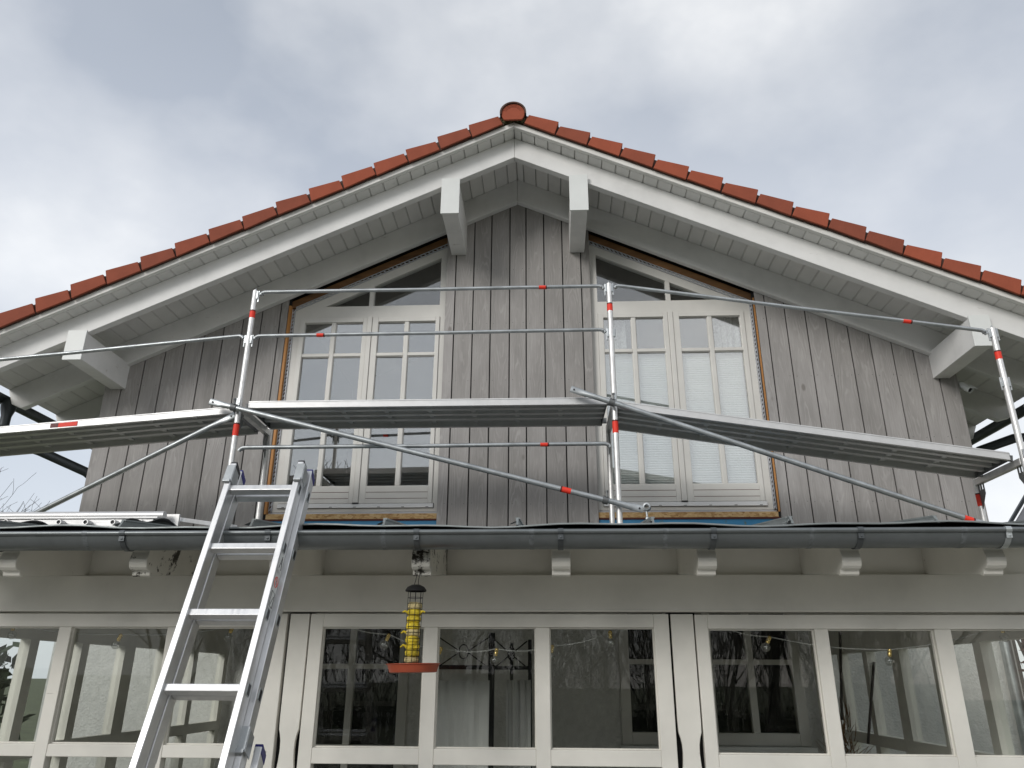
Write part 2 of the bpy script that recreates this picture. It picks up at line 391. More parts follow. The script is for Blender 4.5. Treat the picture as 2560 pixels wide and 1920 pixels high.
# cladding with its boards
bk = MB()
for x0, x1 in ((-4.76, -2.845), (-1.10, .45), (2.20, 4.145)):
    pts = [(x0, 2.62), (x1, 2.62), (x1, zs(x1) - .2)] + ([(XR, zs(XR) - .2)] if x0 < XR < x1 else []) + [(x0, zs(x0) - .2)]
    bk.xz(pts, 7.424, 7.46)
clad = bk.build('cladding', M['membrane'], house)
def boards(edges):
    for a, b in zip(edges[:-1], edges[1:]):
        a2, b2 = a + .006, b - .006
        bot = 2.64 + random.uniform(-.004, .004)
        top = -.262
        pts = [(a2, bot), (b2, bot), (b2, zs(b2) + top)] + ([(XR, zs(XR) + top)] if a2 < XR < b2 else []) + [(a2, zs(a2) + top)]
        d = random.uniform(-.0015, .0015)
        MB().xz(pts, 7.402 + d, 7.4225).build('board', M['board'], clad, bevel=.0025, seg=1, origin=((a + b) / 2, 7.40, 4.4))
boards([-4.77, -4.585, -4.378, -4.168, -3.966, -3.763, -3.558, -3.355, -3.151, -2.947, -2.862])
boards([-1.128, -1.018, -.816, -.623, -.416, -.235, -.035, .169, .373, .474])
boards([2.217, 2.32, 2.52, 2.728, 2.935, 3.143, 3.35, 3.56, 3.767, 3.973, 4.155])
nl = MB()
for xs in ([-4.585, -4.378, -4.168, -3.966, -3.763, -3.558, -3.355, -3.151, -2.947], [-1.018, -.816, -.623, -.416, -.235, -.035, .169, .373], [2.32, 2.52, 2.728, 2.935, 3.143, 3.35, 3.56, 3.767, 3.973]):
    for x in xs:
        for z in (3.21, 3.85, 4.52, 5.18, 5.84):
            for sgn in (-1, 1):
                xx = x + sgn * random.uniform(.03, .042)
                if z < zs(xx) - .33:
                    nl.lathe((xx, 7.4012, z + random.uniform(-.008, .008)), [(.0001, -.0012), (.0042, -.001), (.0042, .003)], 6, (0, 1, 0))
tag(nl.build('nail_heads', M['steel_dark'], clad), kind='stuff')

# solid walls behind the cladding, the dim room behind the upper windows, plaster wall on the ground floor
wb = MB()
wb.box(-4.755, -4.55, 7.46, 13, 0, zs(-4.755) - .03)
wb.box(3.93, 4.14, 7.46, 13, 0, zs(4.14) - .03)
wb.box(-4.55, 3.93, 7.58, 13, 2.80, 2.95)
wb.build('side_wall', M['plaster'], house)
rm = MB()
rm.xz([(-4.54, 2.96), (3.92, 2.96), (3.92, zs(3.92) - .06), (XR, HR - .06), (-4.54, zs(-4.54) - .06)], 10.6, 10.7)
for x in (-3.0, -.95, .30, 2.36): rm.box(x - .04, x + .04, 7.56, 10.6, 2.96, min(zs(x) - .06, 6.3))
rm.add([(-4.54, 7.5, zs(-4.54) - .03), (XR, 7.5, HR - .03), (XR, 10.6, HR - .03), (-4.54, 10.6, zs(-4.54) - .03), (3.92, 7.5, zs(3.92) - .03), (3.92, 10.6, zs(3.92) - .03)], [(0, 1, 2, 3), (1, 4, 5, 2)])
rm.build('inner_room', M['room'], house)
gp = MB()
gp.box(-4.75, -2.38, 7.43, 7.56, 0, 2.80)
gp.box(-2.38, -1.34, 7.43, 7.56, 2.18, 2.80)
gp.box(-1.34, .62, 7.43, 7.56, 0, 2.80)
gp.box(.62, 2.22, 7.43, 7.56, 0, 1.08); gp.box(.62, 2.22, 7.43, 7.56, 2.30, 2.80)
gp.box(2.22, 4.13, 7.43, 7.56, 0, 2.80)
gp.build('plaster_wall', M['plaster'], house)

# rafters
def rafter(y0, y1, dep, side, xin=None, tail=True, name='rafter', mat='white'):
    sg = -1 if side == 'L' else 1
    ex = EL if side == 'L' else ER
    xi = XR + sg * .0008 if xin is None else xin
    if tail: pts = [(xi, zs(xi) - .001), (ex, zs(ex) - .001), (ex - sg * .07, zs(ex) - .16), (ex - sg * .19, zs(ex - sg * .19) - dep), (xi, zs(xi) - dep)]
    else: pts = [(xi, zs(xi) - .001), (ex, zs(ex) - .001), (ex, zs(ex) - dep), (xi, zs(xi) - dep)]
    return MB().xz(pts, y0, y1).build(name, M[mat], house, bevel=.005)
for sd in 'LR':
    rafter(6.605, 6.685, .248, sd, name='barge_rafter')
    rafter(7.33, 7.40, .297, sd, name='wall_rafter')
    xw = -4.78 if sd == 'L' else 4.165
    for y in (8.15, 8.95, 9.75): rafter(y, y + .08, .28, sd, xin=xw)

# soffit boards (tongue and groove, running front to back)
STEP = .1385
sof = MB()
for sg, ex in ((-1, EL), (1, ER)):
    sof.xz([(XR, HR + .019), (ex, zs(ex) + .019), (ex, zs(ex) + .03), (XR, HR + .03)], 6.475, 11)
soff = sof.build('soffit', M['dark'], house)
for sg, ex, st in ((-1, EL, .105), (1, ER, .075)):
    L = abs(ex - XR); a = 0.0
    while a < L - .01:
        b = min(L, a + (st if a == 0 else STEP))
        y1 = 7.405 if XR + sg * b > -4.7 and XR + sg * b < 4.1 else 11
        def P(s_, h): return (XR + sg * s_, zs(XR + sg * s_) + h)
        c = .013
        pts = [P(a + .0022, .012), P(a + c, 0), P(b - .005, 0), P(b - .0022, .005), P(b - .0022, .018), P(a + .0022, .018)]
        MB().xz(pts, 6.474, y1).build('soffit_board', M['soffit'], soff)
        a = b

# verge boards, roof body, verge tiles
rf = MB()
for sg, ex in ((-1, EL), (1, ER)):
    e2 = ex + sg * .05
    rf.xz([(XR, HR + .031), (ex, zs(ex) + .031), (e2, zs(e2) + .16), (XR, HR + .185)], 6.475, 13)
roof = rf.build('roof', M['tile'], house)
for sg, ex in ((-1, EL), (1, ER)):
    MB().xz([(XR + sg * .0005, HR + .001), (ex, zs(ex) + .001), (ex, zs(ex) + .060), (XR + sg * .0005, HR + .060)], 6.428, 6.473).build('verge_board', M['trim'], house, bevel=.004)
for sg, ex in ((-1, EL), (1, ER)):
    a_ = XR + sg * .10
    MB().xz([(a_, zs(a_) + .062), (ex, zs(ex) + .062), (ex, zs(ex) + .183), (a_, zs(a_) + .183)], 6.4105, 6.4345).build('verge_underlay', M['ridge'], roof)
for sg in (-1, 1):
    for k in range(17):
        xg = XR + sg * (.47 + .3235 * k)
        if k >= 16 and sg > 0: continue
        j = random.uniform(-.005, .005); t = random.uniform(-.006, .006)
        def Q(dx, off): x = xg - sg * dx; return (x, zs(x) + off + j)
        face = [Q(0, .226 + t), Q(.309, .184 - t), Q(.358, .058 - t), Q(.046, .050 + t)]
        mb = MB().xz(face, 6.378 + random.uniform(-.003, .003), 6.400)
        top = [Q(0, .226 + t), Q(.309, .184 - t), Q(.313, .170 - t), Q(.004, .210 + t)]
        mb.xz(top, 6.4005, 6.72)
        mb.build('verge_tile', M['tile'], roof, bevel=.006)
# ridge
rg = MB(); seg = 22
ring = [(math.cos(math.pi * (1.04 - 1.08 * i / seg)), math.sin(math.pi * (1.04 - 1.08 * i / seg))) for i in range(seg + 1)]
for y0, y1, ro in ((6.335, 6.76, .138), (6.72, 7.12, .131), (7.08, 7.5, .138)):
    outer = [(XR - .004 + c * ro, 7.092 + s_ * ro) for c, s_ in ring]; inner = [(XR - .004 + c * (ro - .016), 7.092 + s_ * (ro - .016)) for c, s_ in ring]
    n0 = len(rg.v)
    for yy in (y0, y1):
        rg.v += [Vector((x, yy, z)) for x, z in outer] + [Vector((x, yy, z)) for x, z in inner]
    N = seg + 1
    for i in range(seg):
        rg.f += [(n0 + i, n0 + i + 1, n0 + 2 * N + i + 1, n0 + 2 * N + i), (n0 + N + i, n0 + 3 * N + i, n0 + 3 * N + i + 1, n0 + N + i + 1), (n0 + i, n0 + N + i, n0 + N + i + 1, n0 + i + 1)]
rg.build('ridge_tile', M['ridge'], roof, smooth=True)
dpts = [(XR - .004 + .121 * math.cos(t), 7.092 + .121 * math.sin(t)) for t in [math.radians(a) for a in range(-42, 223, 12)]]
MB().xz(dpts, 6.352, 6.375).build('ridge_end_disc', M['tile'], roof, bevel=.004)
for rr in (.105, .092, .079):
    MB().tube([(XR - .004 + rr * math.cos(t), 6.352, 7.092 + rr * math.sin(t)) for t in [math.radians(a) for a in range(20, 161, 10)]], .0035, 5).build('ridge_end_rib', M['tile'], roof)
mo = MB()
for i in range(46):
    x = XR + random.choice((-1, 1)) * random.uniform(.03, .20); r = random.uniform(.012, .03)
    mo.lathe((x, random.uniform(6.395, 6.44), zs(x) + random.uniform(.075, .16)), [(.0001, -r), (r * .8, -r * .5), (r, 0), (r * .7, r * .6), (.0001, r)], 6, (random.random(), random.random(), 1))
mo.xz([(XR - .20, zs(XR - .2) + .075), (XR, HR + .075), (XR + .20, zs(XR + .2) + .075), (XR + .16, HR + .09), (XR - .16, HR + .09)], 6.42, 6.6)
tag(mo.build('ridge_mortar', M['mortar'], roof), kind='stuff')

# purlins with metal end caps
for x, z0, z1 in ((-.987, 6.035, 6.43), (.332, 6.035, 6.43), (-4.617, 4.475, 4.755), (3.992, 4.47, 4.75)):
    p = MB().box(x - .083, x + .083, 6.574, 7.401, z0, z1).build('purlin', M['white'], house, bevel=.004)
    MB().box(x - .095, x + .095, 6.552, 6.572, z0 - .014, z1 + .02).build('end_cap', M['cap'], p, bevel=.003)

# upper windows
def frame_boxes(mb, x0, x1, z0, z1, wl_, wr_, wb_, wt_, y0, y1):
    mb.box(x0, x0 + wl_, y0, y1, z0, z1); mb.box(x1 - wr_, x1, y0, y1, z0, z1)
    mb.box(x0 + wl_, x1 - wr_, y0, y1, z0, z0 + wb_); mb.box(x0 + wl_, x1 - wr_, y0, y1, z1 - wt_, z1)
def upper_window(side):
    L = side == 'L'
    if L: o0, o1, c0, c1, mc = -2.802, -1.105, -2.737, -1.182, -1.954
    else: o0, o1, c0, c1, mc = .452, 2.172, .540, 2.102, 1.317
    zb, zc, zt, zg = 3.15, 3.232, 5.305, 5.45
    yf, yb = 7.466, 7.54
    gout, gin = (-2.467, -1.193) if L else (1.824, .543)      # sharp end and tall end of the sloping light
    wf = MB()
    wf.box(o0, c0, yf, yb, zb, zg); wf.box(c1, o1, yf, yb, zb, zg)
    wf.box(c0, c1, yf, yb, zb, zc - .003)
    wf.box(c0, c1, yf, yb, zt + .003, zg)
    hi, lo = -.428, -.534
    if L:
        wf.xz([(o0, zg + .0005), (gout, zg + .0005), (gin, zs(gin) + lo), (gin, zg + .0005), (o1, zg + .0005), (o1, zs(o1) + hi), (o0, max(zs(o0) + hi, zg + .001))], yf, yb)
    else:
        wf.xz([(o1, zg + .0005), (gout, zg + .0005), (gin, zs(gin) + lo), (gin, zg + .0005), (o0, zg + .0005), (o0, zs(o0) + hi), (o1, max(zs(o1) + hi, zg + .001))], yf, yb)
    win = wf.build('window', M['frame'], house)
    bx = (-1.986, -1.936) if L else (1.292, 1.340)
    MB().xz([(bx[0], zg), (bx[1], zg), (bx[1], zs(bx[1]) + lo + .004), (bx[0], zs(bx[0]) + lo + .004)], yf + .002, yb).build('glazing_bar', M['frame'], win, bevel=.004)
    # two sloping panes
    yp0, yp1 = 7.500, 7.506
    if L: polys = [[(gout + .02, zg - .005), (bx[0] + .005, zg - .005), (bx[0] + .005, zs(bx[0]) + lo + .008), (gout, zg + .004)], [(bx[1] - .005, zg - .005), (gin + .008, zg - .005), (gin + .008, zs(gin) + lo + .008), (bx[1] - .005, zs(bx[1]) + lo + .008)]]
    else: polys = [[(gin - .008, zg - .005), (bx[0] + .005, zg - .005), (bx[0] + .005, zs(bx[0]) + lo + .008), (gin - .008, zs(gin) + lo + .008)], [(bx[1] - .005, zg - .005), (gout - .02, zg - .005), (gout, zg + .004), (bx[1] - .005, zs(bx[1]) + lo + .008)]]
    for p in polys: MB().xz(p, yp0, yp1).build('pane', M['glass_slope'], win)
    # casements
    for a, b, fl, fr in ((c0, mc - .026, .057, .048), (mc + .026, c1, .066, .044)):
        cb = MB(); frame_boxes(cb, a + .002, b - .002, zc, zt - .002, fl, fr, .178, .053, 7.452, 7.50)
        cs = cb.build('casement', M['frame'], win, bevel=.004)
        g0, g1 = a + fl, b - fr; bm_ = (g0 + g1) / 2
        for zz in (3.345, 3.281): MB().box(g0 + .004, g1 - .004, 7.4505, 7.4525, zz - .002, zz + .002).build('groove', M['rust'], cs)
        br = MB(); br.box(bm_ - .024, bm_ + .024, 7.458, 7.496, zc + .178, zt - .055); br.build('glazing_bar', M['frame'], cs, bevel=.006)
        for xa, xb in ((g0, bm_ - .024), (bm_ + .024, g1)):
            MB().box(xa, xb, 7.459, 7.495, 4.843, 4.881).build('glazing_bar', M['frame'], cs, bevel=.006)
            for za, zb_ in ((3.41, 4.843), (4.881, 5.25)):
                pn = MB().box(xa - .003, xb + .003, 7.484, 7.490, za - .003, zb_ + .003).build('pane', M['glass_up'], cs, origin=((xa + xb) / 2, 7.487, (za + zb_) / 2))
                pn.rotation_euler = (math.radians(random.uniform(-.25, .25)), 0, math.radians(random.uniform(-.5, .5)))
                bd = MB(); frame_boxes(bd, xa, xb, za, zb_, .005, .005, .005, .007, 7.474, 7.4835); bd.build('glazing_bead', M['frame'], cs)
    MB().box(mc - .026, mc + .026, 7.440, 7.4655, zc + .004, zt + .006).build('meeting_post', M['frame'], win, bevel=.005)
    MB().box(mc - .030, mc + .030, 7.436, 7.4655, zc - .006, zc + .003).build('stop', M['dark'], win)
    # weather strip
    s0, s1 = (c0 - .012, c1 + .012) if L else (c0 - .012, c1 + .012)
    sl = MB().box(s0, s1, 7.446, 7.4655, 3.186, 3.228).build('weather_strip', M['alu_white'], win, bevel=.002)
    dk_ = MB().box(s0 - .004, s1 + .004, 7.4645, 7.4658, 3.182, 3.234)
    for i in range(7):
        x = s0 + .06 + i * (s1 - s0 - .12) / 6; dk_.box(x - .014, x + .014, 7.4448, 7.446, 3.191, 3.196)
    dk_.build('shadow_gap', M['dark'], win)
    # perforated plaster bead up the outer jamb and along the slope
    bd = MB()
    if L: xa, xb = -2.836, -2.8025
    else: xa, xb = 2.1725, 2.200
    z = 3.16; zj = zs(xa if L else xb) - .40
    bd.box(xa, xa + .008, 7.452, 7.464, 3.15, zj); bd.box(xb - .008, xb, 7.452, 7.464, 3.15, zj)
    while z < zj - .04:
        bd.beam((xa + .006, 7.458, z), (xb - .006, 7.458, z + .03), .010, .016, (0, 1, 0)); z += .045
    xi = o1 if L else o0; xo = o0 if L else o1
    sgx = 1 if L else -1
    def PS(x, o, y=7.458): return (x, y, zs(x) + o)
    bd.xz([(xo, zs(xo) - .386), (xi, zs(xi) - .386), (xi, zs(xi) - .394), (xo, zs(xo) - .394)], 7.452, 7.464)
    bd.xz([(xo, zs(xo) - .420), (xi, zs(xi) - .420), (xi, zs(xi) - .430), (xo, zs(xo) - .430)], 7.452, 7.4655)
    x = min(xo, xi) + .01
    while x < max(xo, xi) - .05:
        bd.beam(PS(x, -.391), PS(x + .03, -.423), .010, .016, (0, 1, 0)); x += .045
    bd.build('plaster_bead', M['bead'], win)
    # timber behind: batten on the jamb, plate under the rafter, chipboard and blue membrane below
    if L: MB().box(-2.8615, -2.837, 7.408, 7.53, 3.12, zs(-2.868) - .36).build('batten', M['batten'], win)
    else: MB().box(2.201, 2.2165, 7.408, 7.53, 3.12, zs(2.226) - .36).build('batten', M['batten'], win)
    e0, e1 = (-2.862, -1.12) if L else (.46, 2.215)
    MB().xz([(e0, zs(e0) - .300), (e1, zs(e1) - .300), (e1, zs(e1) - .386), (e0, zs(e0) - .386)], 7.452, 7.53).build('timber_plate', M['rafterwood'], win)
    MB().xz([(e0, zs(e0) - .25), (e1, zs(e1) - .25), (e1, zs(e1) - .31), (e0, zs(e0) - .31)], 7.50, 7.54).build('gap_backing', M['dark'], win)
    MB().box(e0, e1, 7.425, 7.53, 3.070, 3.122).build('chipboard_strip', M['osb'], win)
    MB().box(e0, e1, 7.422, 7.53, 3.052, 3.0695).build('brown_strip', M['rust'], win)
    MB().box(e0, e1, 7.432, 7.53, 2.62, 3.0515).build('blue_membrane', M['blue'], win)
    MB().box(e0, e1, 7.470, 7.53, 3.1225, 3.1495).build('frame_packing', M['bead'], win)
    return win
upper_window('L'); upper_window('R')

# ground floor door and window of the house, seen through the veranda
def simple_window(name, x0, x1, z0, z1, cols, rows, y=7.40):
    fb = MB(); frame_boxes(fb, x0, x1, z0, z1, .09, .09, .10, .09, y, y + .08)
    w = fb.build(name, M['frame'], house, bevel=.004)
    gx0, gx1, gz0, gz1 = x0 + .09, x1 - .09, z0 + .10, z1 - .09
    for i in range(1, cols):
        xm = gx0 + (gx1 - gx0) * i / cols; MB().box(xm - .03, xm + .03, y + .012, y + .07, gz0, gz1).build('glazing_bar', M['frame'], w)
    for zf in rows:
        MB().box(gx0, gx1, y + .016, y + .066, zf - .022, zf + .022).build('glazing_bar', M['frame'], w)
    MB().box(gx0 - .005, gx1 + .005, y + .04, y + .046, gz0 - .005, gz1 + .005).build('pane', M['glass_low'], w)
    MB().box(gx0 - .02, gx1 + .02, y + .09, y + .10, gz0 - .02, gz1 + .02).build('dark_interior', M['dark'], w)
    return w
simple_window('terrace_door', -2.395, -1.325, .1, 2.195, 2, (1.70, 1.02))
gw = simple_window('ground_floor_window', .605, 2.235, 1.065, 2.315, 4, (1.75,))
MB().box(.58, 2.26, 7.33, 7.40, 1.02, 1.06).build('sill', M['alu_white'], gw, bevel=.004)

# eaves gutters and rainwater pipes
def eaves_gutter(x, z, y0, y1, sg):
    mb = MB(); sg_ = 14; R = .078
    for rr in (R, R - .006):
        n0 = len(mb.v)
        for yy in (y0, y1):
            for i in range(sg_ + 1):
                a = math.pi + math.pi * i / sg_; mb.v.append(Vector((x + rr * math.cos(a), yy, z + rr * math.sin(a))))
        for i in range(sg_): mb.f.append((n0 + i, n0 + i + 1, n0 + sg_ + 2 + i, n0 + sg_ + 1 + i))
    mb.tube([(x + sg * R, y0, z), (x + sg * R, y1, z)], .011, 8)
    mb.lathe((x, y0 + .003, z - .033), [(.0001, 0), (.06, 0)], 14, (0, 1, 0))
    g_ = mb.build('eaves_gutter', M['zinc_dark'], house, smooth=True)
    return g_
gl_ = eaves_gutter(-5.87, 4.40, 6.46, 12.5, -1)
gr_ = eaves_gutter(5.21, 4.40, 6.46, 12.5, 1)
MB().lathe((-5.80, 7.42, 4.36), [(.085, 0), (.07, -.10), (.05, -.17), (.05, -.28)], 14).build('outlet_funnel', M['zinc_dark'], gl_, smooth=True)
pl = MB().tube([(-5.80, 7.42, 4.12), (-5.80, 7.43, 4.02), (-5.74, 7.47, 3.93), W(100, 1128, 7.62), W(215, 1180, 7.86), (-4.86, 8.02, 3.50), (-4.83, 8.05, 3.38), (-4.83, 8.06, .1)], .05, 14)
pl.build('rainwater_pipe', M['zinc_dark'], house, smooth=True)
MB().lathe((5.15, 7.9, 4.36), [(.085, 0), (.07, -.10), (.05, -.17), (.05, -.28)], 14).build('outlet_funnel', M['zinc_dark'], gr_, smooth=True)
pr = MB().tube([(5.15, 7.9, 4.1), (5.13, 7.9, 4.0), W(2535, 1096, 8.05), W(2450, 1126, 8.5), (4.24, 8.62, 3.62), (4.22, 8.66, 3.5), (4.22, 8.66, .1)], .05, 14)
pr.build('rainwater_pipe', M['zinc_dark'], house, smooth=True)

# security camera at the corner of the wall
c0 = W(2404, 963, 7.44); c1 = W(2427, 975, 7.36)
sc = empty('security_camera', c0, 'small white bullet security camera on the right corner of the grey wall', 'camera')
ax = (c1 - c0).normalized()
MB().lathe(c0 - ax * .03, [(.0001, 0), (.034, .004), (.036, .03), (.036, .15), (.031, .152), (.030, .13), (.0001, .13)], 20, ax).build('housing', M['cap'], sc, smooth=True)
MB().lathe(c0 - ax * .03, [(.0001, .134), (.029, .134)], 18, ax).build('lens', M['black'], sc)
MB().tube([c0 + ax * .0, c0 + Vector((-.01, .03, .045)), (c0.x - .02, 7.47, c0.z + .06)], .014, 8).build('bracket', M['cap'], sc)
MB().extrude([c0 + ax * .09 + Vector((-.04, -.02, .035)), c0 + ax * .17 + Vector((-.04, -.02, .035)), c0 + ax * .17 + Vector((.04, .0, .035)), c0 + ax * .09 + Vector((.04, .0, .035))], (0, 0, .004)).build('sun_shield', M['cap'], sc)

# ------------------------------------------------------------------ VERANDA
BF = 3.815                                   # face of the front beam
SL = .126                                    # roof slope
ver = empty('veranda', (-.3, BF, 0), 'cream painted glazed wooden veranda with zinc roof in front of the house', 'veranda')
VX0, VX1 = -3.05, 2.36
def zr(y): return 2.208 + (y - 3.22) * SL    # top of the zinc sheet
MB().box(VX0, VX1, BF, BF + .11, 1.902, 2.076).build('beam', M['veranda'], ver, bevel=.004)
for i, x in enumerate((-2.397, -1.806, -1.182, -.560, .042, .658, 1.255, 1.843)):
    z0 = 2.0135
    pr_ = [(3.306, 2.185), (3.306, 2.110), (3.300, 2.094), (3.294, 2.080), (3.294, 2.062), (3.300, 2.047), (3.312, 2.038), (3.333, 2.035), (3.336, 2.026), (3.338, 2.016), (3.352, z0 - .003), (3.372, z0 + .006),
           (BF - .02, z0 + .0615), (7.38, z0 + (7.38 - 3.33) * SL), (7.38, 2.185 + (7.38 - 3.306) * SL)]
    MB().yz(pr_, x - .040, x + .040).build('rafter', M['stained'] if i in (1, 3) else M['veranda_old'], ver, bevel=.003)
cl_ = MB(); cl_.yz([(3.262, 2.181), (7.40, 2.181 + 4.138 * SL), (7.40, 2.199 + 4.138 * SL), (3.262, 2.199)], VX0 - .05, VX1 + .05)
ceil_ = cl_.build('ceiling', M['veranda'], ver)
for k in range(10):
    y = 3.45 + k * .38
    MB().box(VX0 + .02, VX1 - .02, y - .003, y + .003, 2.176 + (y - 3.262) * SL, 2.1805 + (y - 3.262) * SL).build('board_joint', M['rust'], ceil_)
for a, b in zip((-3.05, -2.357, -1.766, -1.142, -.52, .082, .698, 1.295, 1.883), (-2.437, -1.846, -1.222, -.600, .002, .618, 1.215, 1.803, 2.36)):
    MB().box(a, b, BF + .035, BF + .055, 2.0765, 2.245).build('infill_board', M['veranda'], ver)
# zinc roof with standing seams
sh = MB(); n_ = 60; ys = (3.196, 3.200, 3.235, 3.6, 7.42)
for i in range(n_ + 1):
    x = VX0 - .12 + (VX1 - VX0 + .24) * i / n_
    wv = .006 * math.sin(x * 5.1) + .004 * math.sin(x * 11.7 + 1)
    for y, dz in zip(ys, (-.005, .002, .001, 0, 0)): sh.v.append(Vector((x, y, zr(y) + dz + (wv if y < 3.3 else 0))))
for i in range(n_):
    for j in range(4):
        a = i * 5 + j; sh.f.append((a, a + 5, a + 6, a + 1))
so_ = sh.build('zinc_roof', M['zinc_sheet'], ver, smooth=True)
md = so_.modifiers.new('Solidify', 'SOLIDIFY'); md.thickness = .003
for x in (-2.45, -1.866, -1.287, -.712, -.142, .429, 1.002, 1.591, 2.15):
    sm = MB().extrude([(x - .005, 3.198, zr(3.198)), (x - .005, 3.222, zr(3.222) + .030), (x - .005, 7.41, zr(7.41) + .028), (x - .005, 7.41, zr(7.41))], (.010, 0, 0))
    sm.extrude([(x - .007, 3.224, zr(3.224) + .026), (x - .007, 3.224, zr(3.224) + .033), (x - .007, 7.41, zr(7.41) + .031), (x - .007, 7.41, zr(7.41) + .024)], (.017, 0, 0))
    sm.add([(x - .03, 3.199, zr(3.199) + .0045), (x - .004, 3.20, zr(3.2) + .016), (x - .004, 3.26, zr(3.26) + .014), (x - .03, 3.26, zr(3.26) + .0045)], [(0, 1, 2, 3)])
    sm.build('standing_seam', M['zinc_sheet'], so_)
MB().box(VX0 - .1, VX1 + .1, 3.252, 3.2605, 2.125, 2.2015).build('gap_shade_strip', M['zinc_dark'], ver)  # dark strip added as the shadow band between roof sheet and gutter
# gutter
GC, GZ, GR = 3.216, 2.170, .064
gm = MB(); sg_ = 16
for rr in (GR, GR - .004):
    n0 = len(gm.v)
    for xx in (VX0 - .16, VX1 + .16):
        for i in range(sg_ + 1):
            a = math.pi + math.pi * i / sg_; gm.v.append(Vector((xx, GC + rr * math.cos(a), GZ + rr * math.sin(a))))
    for i in range(sg_): gm.f.append((n0 + i, n0 + sg_ + 1 + i, n0 + sg_ + 2 + i, n0 + i + 1))
gm.tube([(VX0 - .16, GC - GR, GZ - .002), (VX1 + .16, GC - GR, GZ - .002)], .0105, 12)
gut = gm.build('gutter', M['zinc'], ver, smooth=True)
def strap(x, w, r, a0, a1, name, mat, clip=True):
    mb = MB(); k = 12; n0 = 0
    for j in range(k + 1):
        a = math.radians(a0 + (a1 - a0) * j / k)
        for rr in (r, r + .003):
            for xx in (x - w / 2, x + w / 2): mb.v.append(Vector((xx, GC + rr * math.cos(a), GZ + rr * math.sin(a))))
    for j in range(k):
        b = j * 4; mb.f += [(b + 2, b + 3, b + 7, b + 6), (b, b + 4, b + 5, b + 1), (b, b + 2, b + 6, b + 4), (b + 1, b + 5, b + 7, b + 3)]
    if clip:
        mb.tube([(x - w / 2, GC - GR, GZ - .002), (x + w / 2, GC - GR, GZ - .002)], .0135, 12)
        mb.box(x - w / 2, x + w / 2, GC - GR - .004, GC - GR + .02, GZ - .035, GZ - .012)
        mb.lathe((x + .001, GC - GR - .004, GZ - .026), [(.0001, -.004), (.004, -.003), (.0045, 0)], 8, (0, 1, 0))
    return mb.build(name, mat, gut, smooth=True)
for i, x in enumerate((-2.40, -1.816, -1.1875, -.559, .040, .664, 1.252, 1.832)):
    strap(x, .023, GR + .0012, 188, 330, 'gutter_bracket', M['zinc_bright'] if i == 7 else M['zinc_strap'])
for x in (-1.98, -.70, -.08, .47, 1.06, 1.66): strap(x, .020, GR - .0022, 178, 300, 'solder_joint', M['zinc_solder'], False); MB().tube([(x - .011, GC - GR, GZ - .002), (x + .011, GC - GR, GZ - .002)], .0110, 12).build('solder_joint', M['zinc_solder'], gut)

# front glazing
FY = 3.832
def glazing_unit(x0, x1, mull, stl, str_, zt, zg1, zg0, zrb, mat):
    u = MB().box(x0 + stl, x1 - str_, FY + .0006, FY + .054, zg1, zt).build('front_window', M['veranda'], ver, bevel=.003)
    MB().box(x0, x0 + stl, FY, FY + .055, .35, zt).build('stile', M['veranda'], u, bevel=.003)
    MB().box(x1 - str_, x1, FY, FY + .055, .35, zt).build('stile', M['veranda'], u, bevel=.003)
    xs = [x0 + stl] + [v for m_ in mull for v in m_] + [x1 - str_]
    for m0, m1 in mull: MB().box(m0, m1, FY - .001, FY + .054, .35, zg1 - .0005).build('mullion', mat, u, bevel=.003)
    for a, b in zip(xs[0::2], xs[1::2]):
        MB().box(a, b, FY + .001, FY + .053, zrb, zg0).build('middle_rail', mat, u, bevel=.003)
        bd = MB(); frame_boxes(bd, a, b, zg0 + .0005, zg1 - .0005, .006, .006, .006, .006, FY + .018, FY + .034); bd.build('glazing_bead', M['veranda_old'], u)
        pn = MB().box(a - .004, b + .004, FY + .036, FY + .040, zg0 - .004, zg1 + .004).build('pane', M['glass_low'], u, origin=((a + b) / 2, FY + .038, (zg0 + zg1) / 2))
        pn.rotation_euler = (math.radians(random.uniform(-.5, .5)), 0, math.radians(random.uniform(-.6, .6)))
        MB().box(a - .004, b + .004, FY + .036, FY + .040, .45, zrb + .004).build('pane', M['glass_low'], u)
        MB().box(a, b, FY + .001, FY + .053, .35, .45).build('bottom_rail', mat, u)
    return u
glazing_unit(VX0 + .02, -1.297, [(-2.440, -2.377), (-1.891, -1.823)], .06, .14, 1.893, 1.830, 1.304, 1.250, M['veranda_old'])
glazing_unit(-1.180, .557, [(-.618, -.551), (-.080, -.013)], .064, .072, 1.893, 1.831, 1.299, 1.232, M['veranda'])
glazing_unit(.681, VX1 - .02, [(1.236, 1.299), (1.787, 1.864)], .060, .06, 1.891, 1.826, 1.286, 1.225, M['veranda'])
def carved_board(x0, x1):
    c = (x0 + x1) / 2; h = (x1 - x0) / 2
    prof = [(1.893, h), (1.42, h), (1.375, h * .97), (1.35, h * .82), (1.325, h * .73), (1.29, h * .70), (1.24, h * .76), (1.19, h * .9), (1.14, h), (.35, h)]
    pts = [(c - w, z) for z, w in prof] + [(c + w, z) for z, w in reversed(prof)]
    MB().xz(pts, FY + .004, FY + .026).build('carved_board', M['veranda'], ver, bevel=.002)
    MB().box(x0 - .014, x1 + .014, FY + .040, FY + .10, .0, 1.90).build('post', M['dark'], ver)  # near-black backing, shade of the gaps beside the board put into its colour
carved_board(-1.283, -1.188); carved_board(.568, .674)
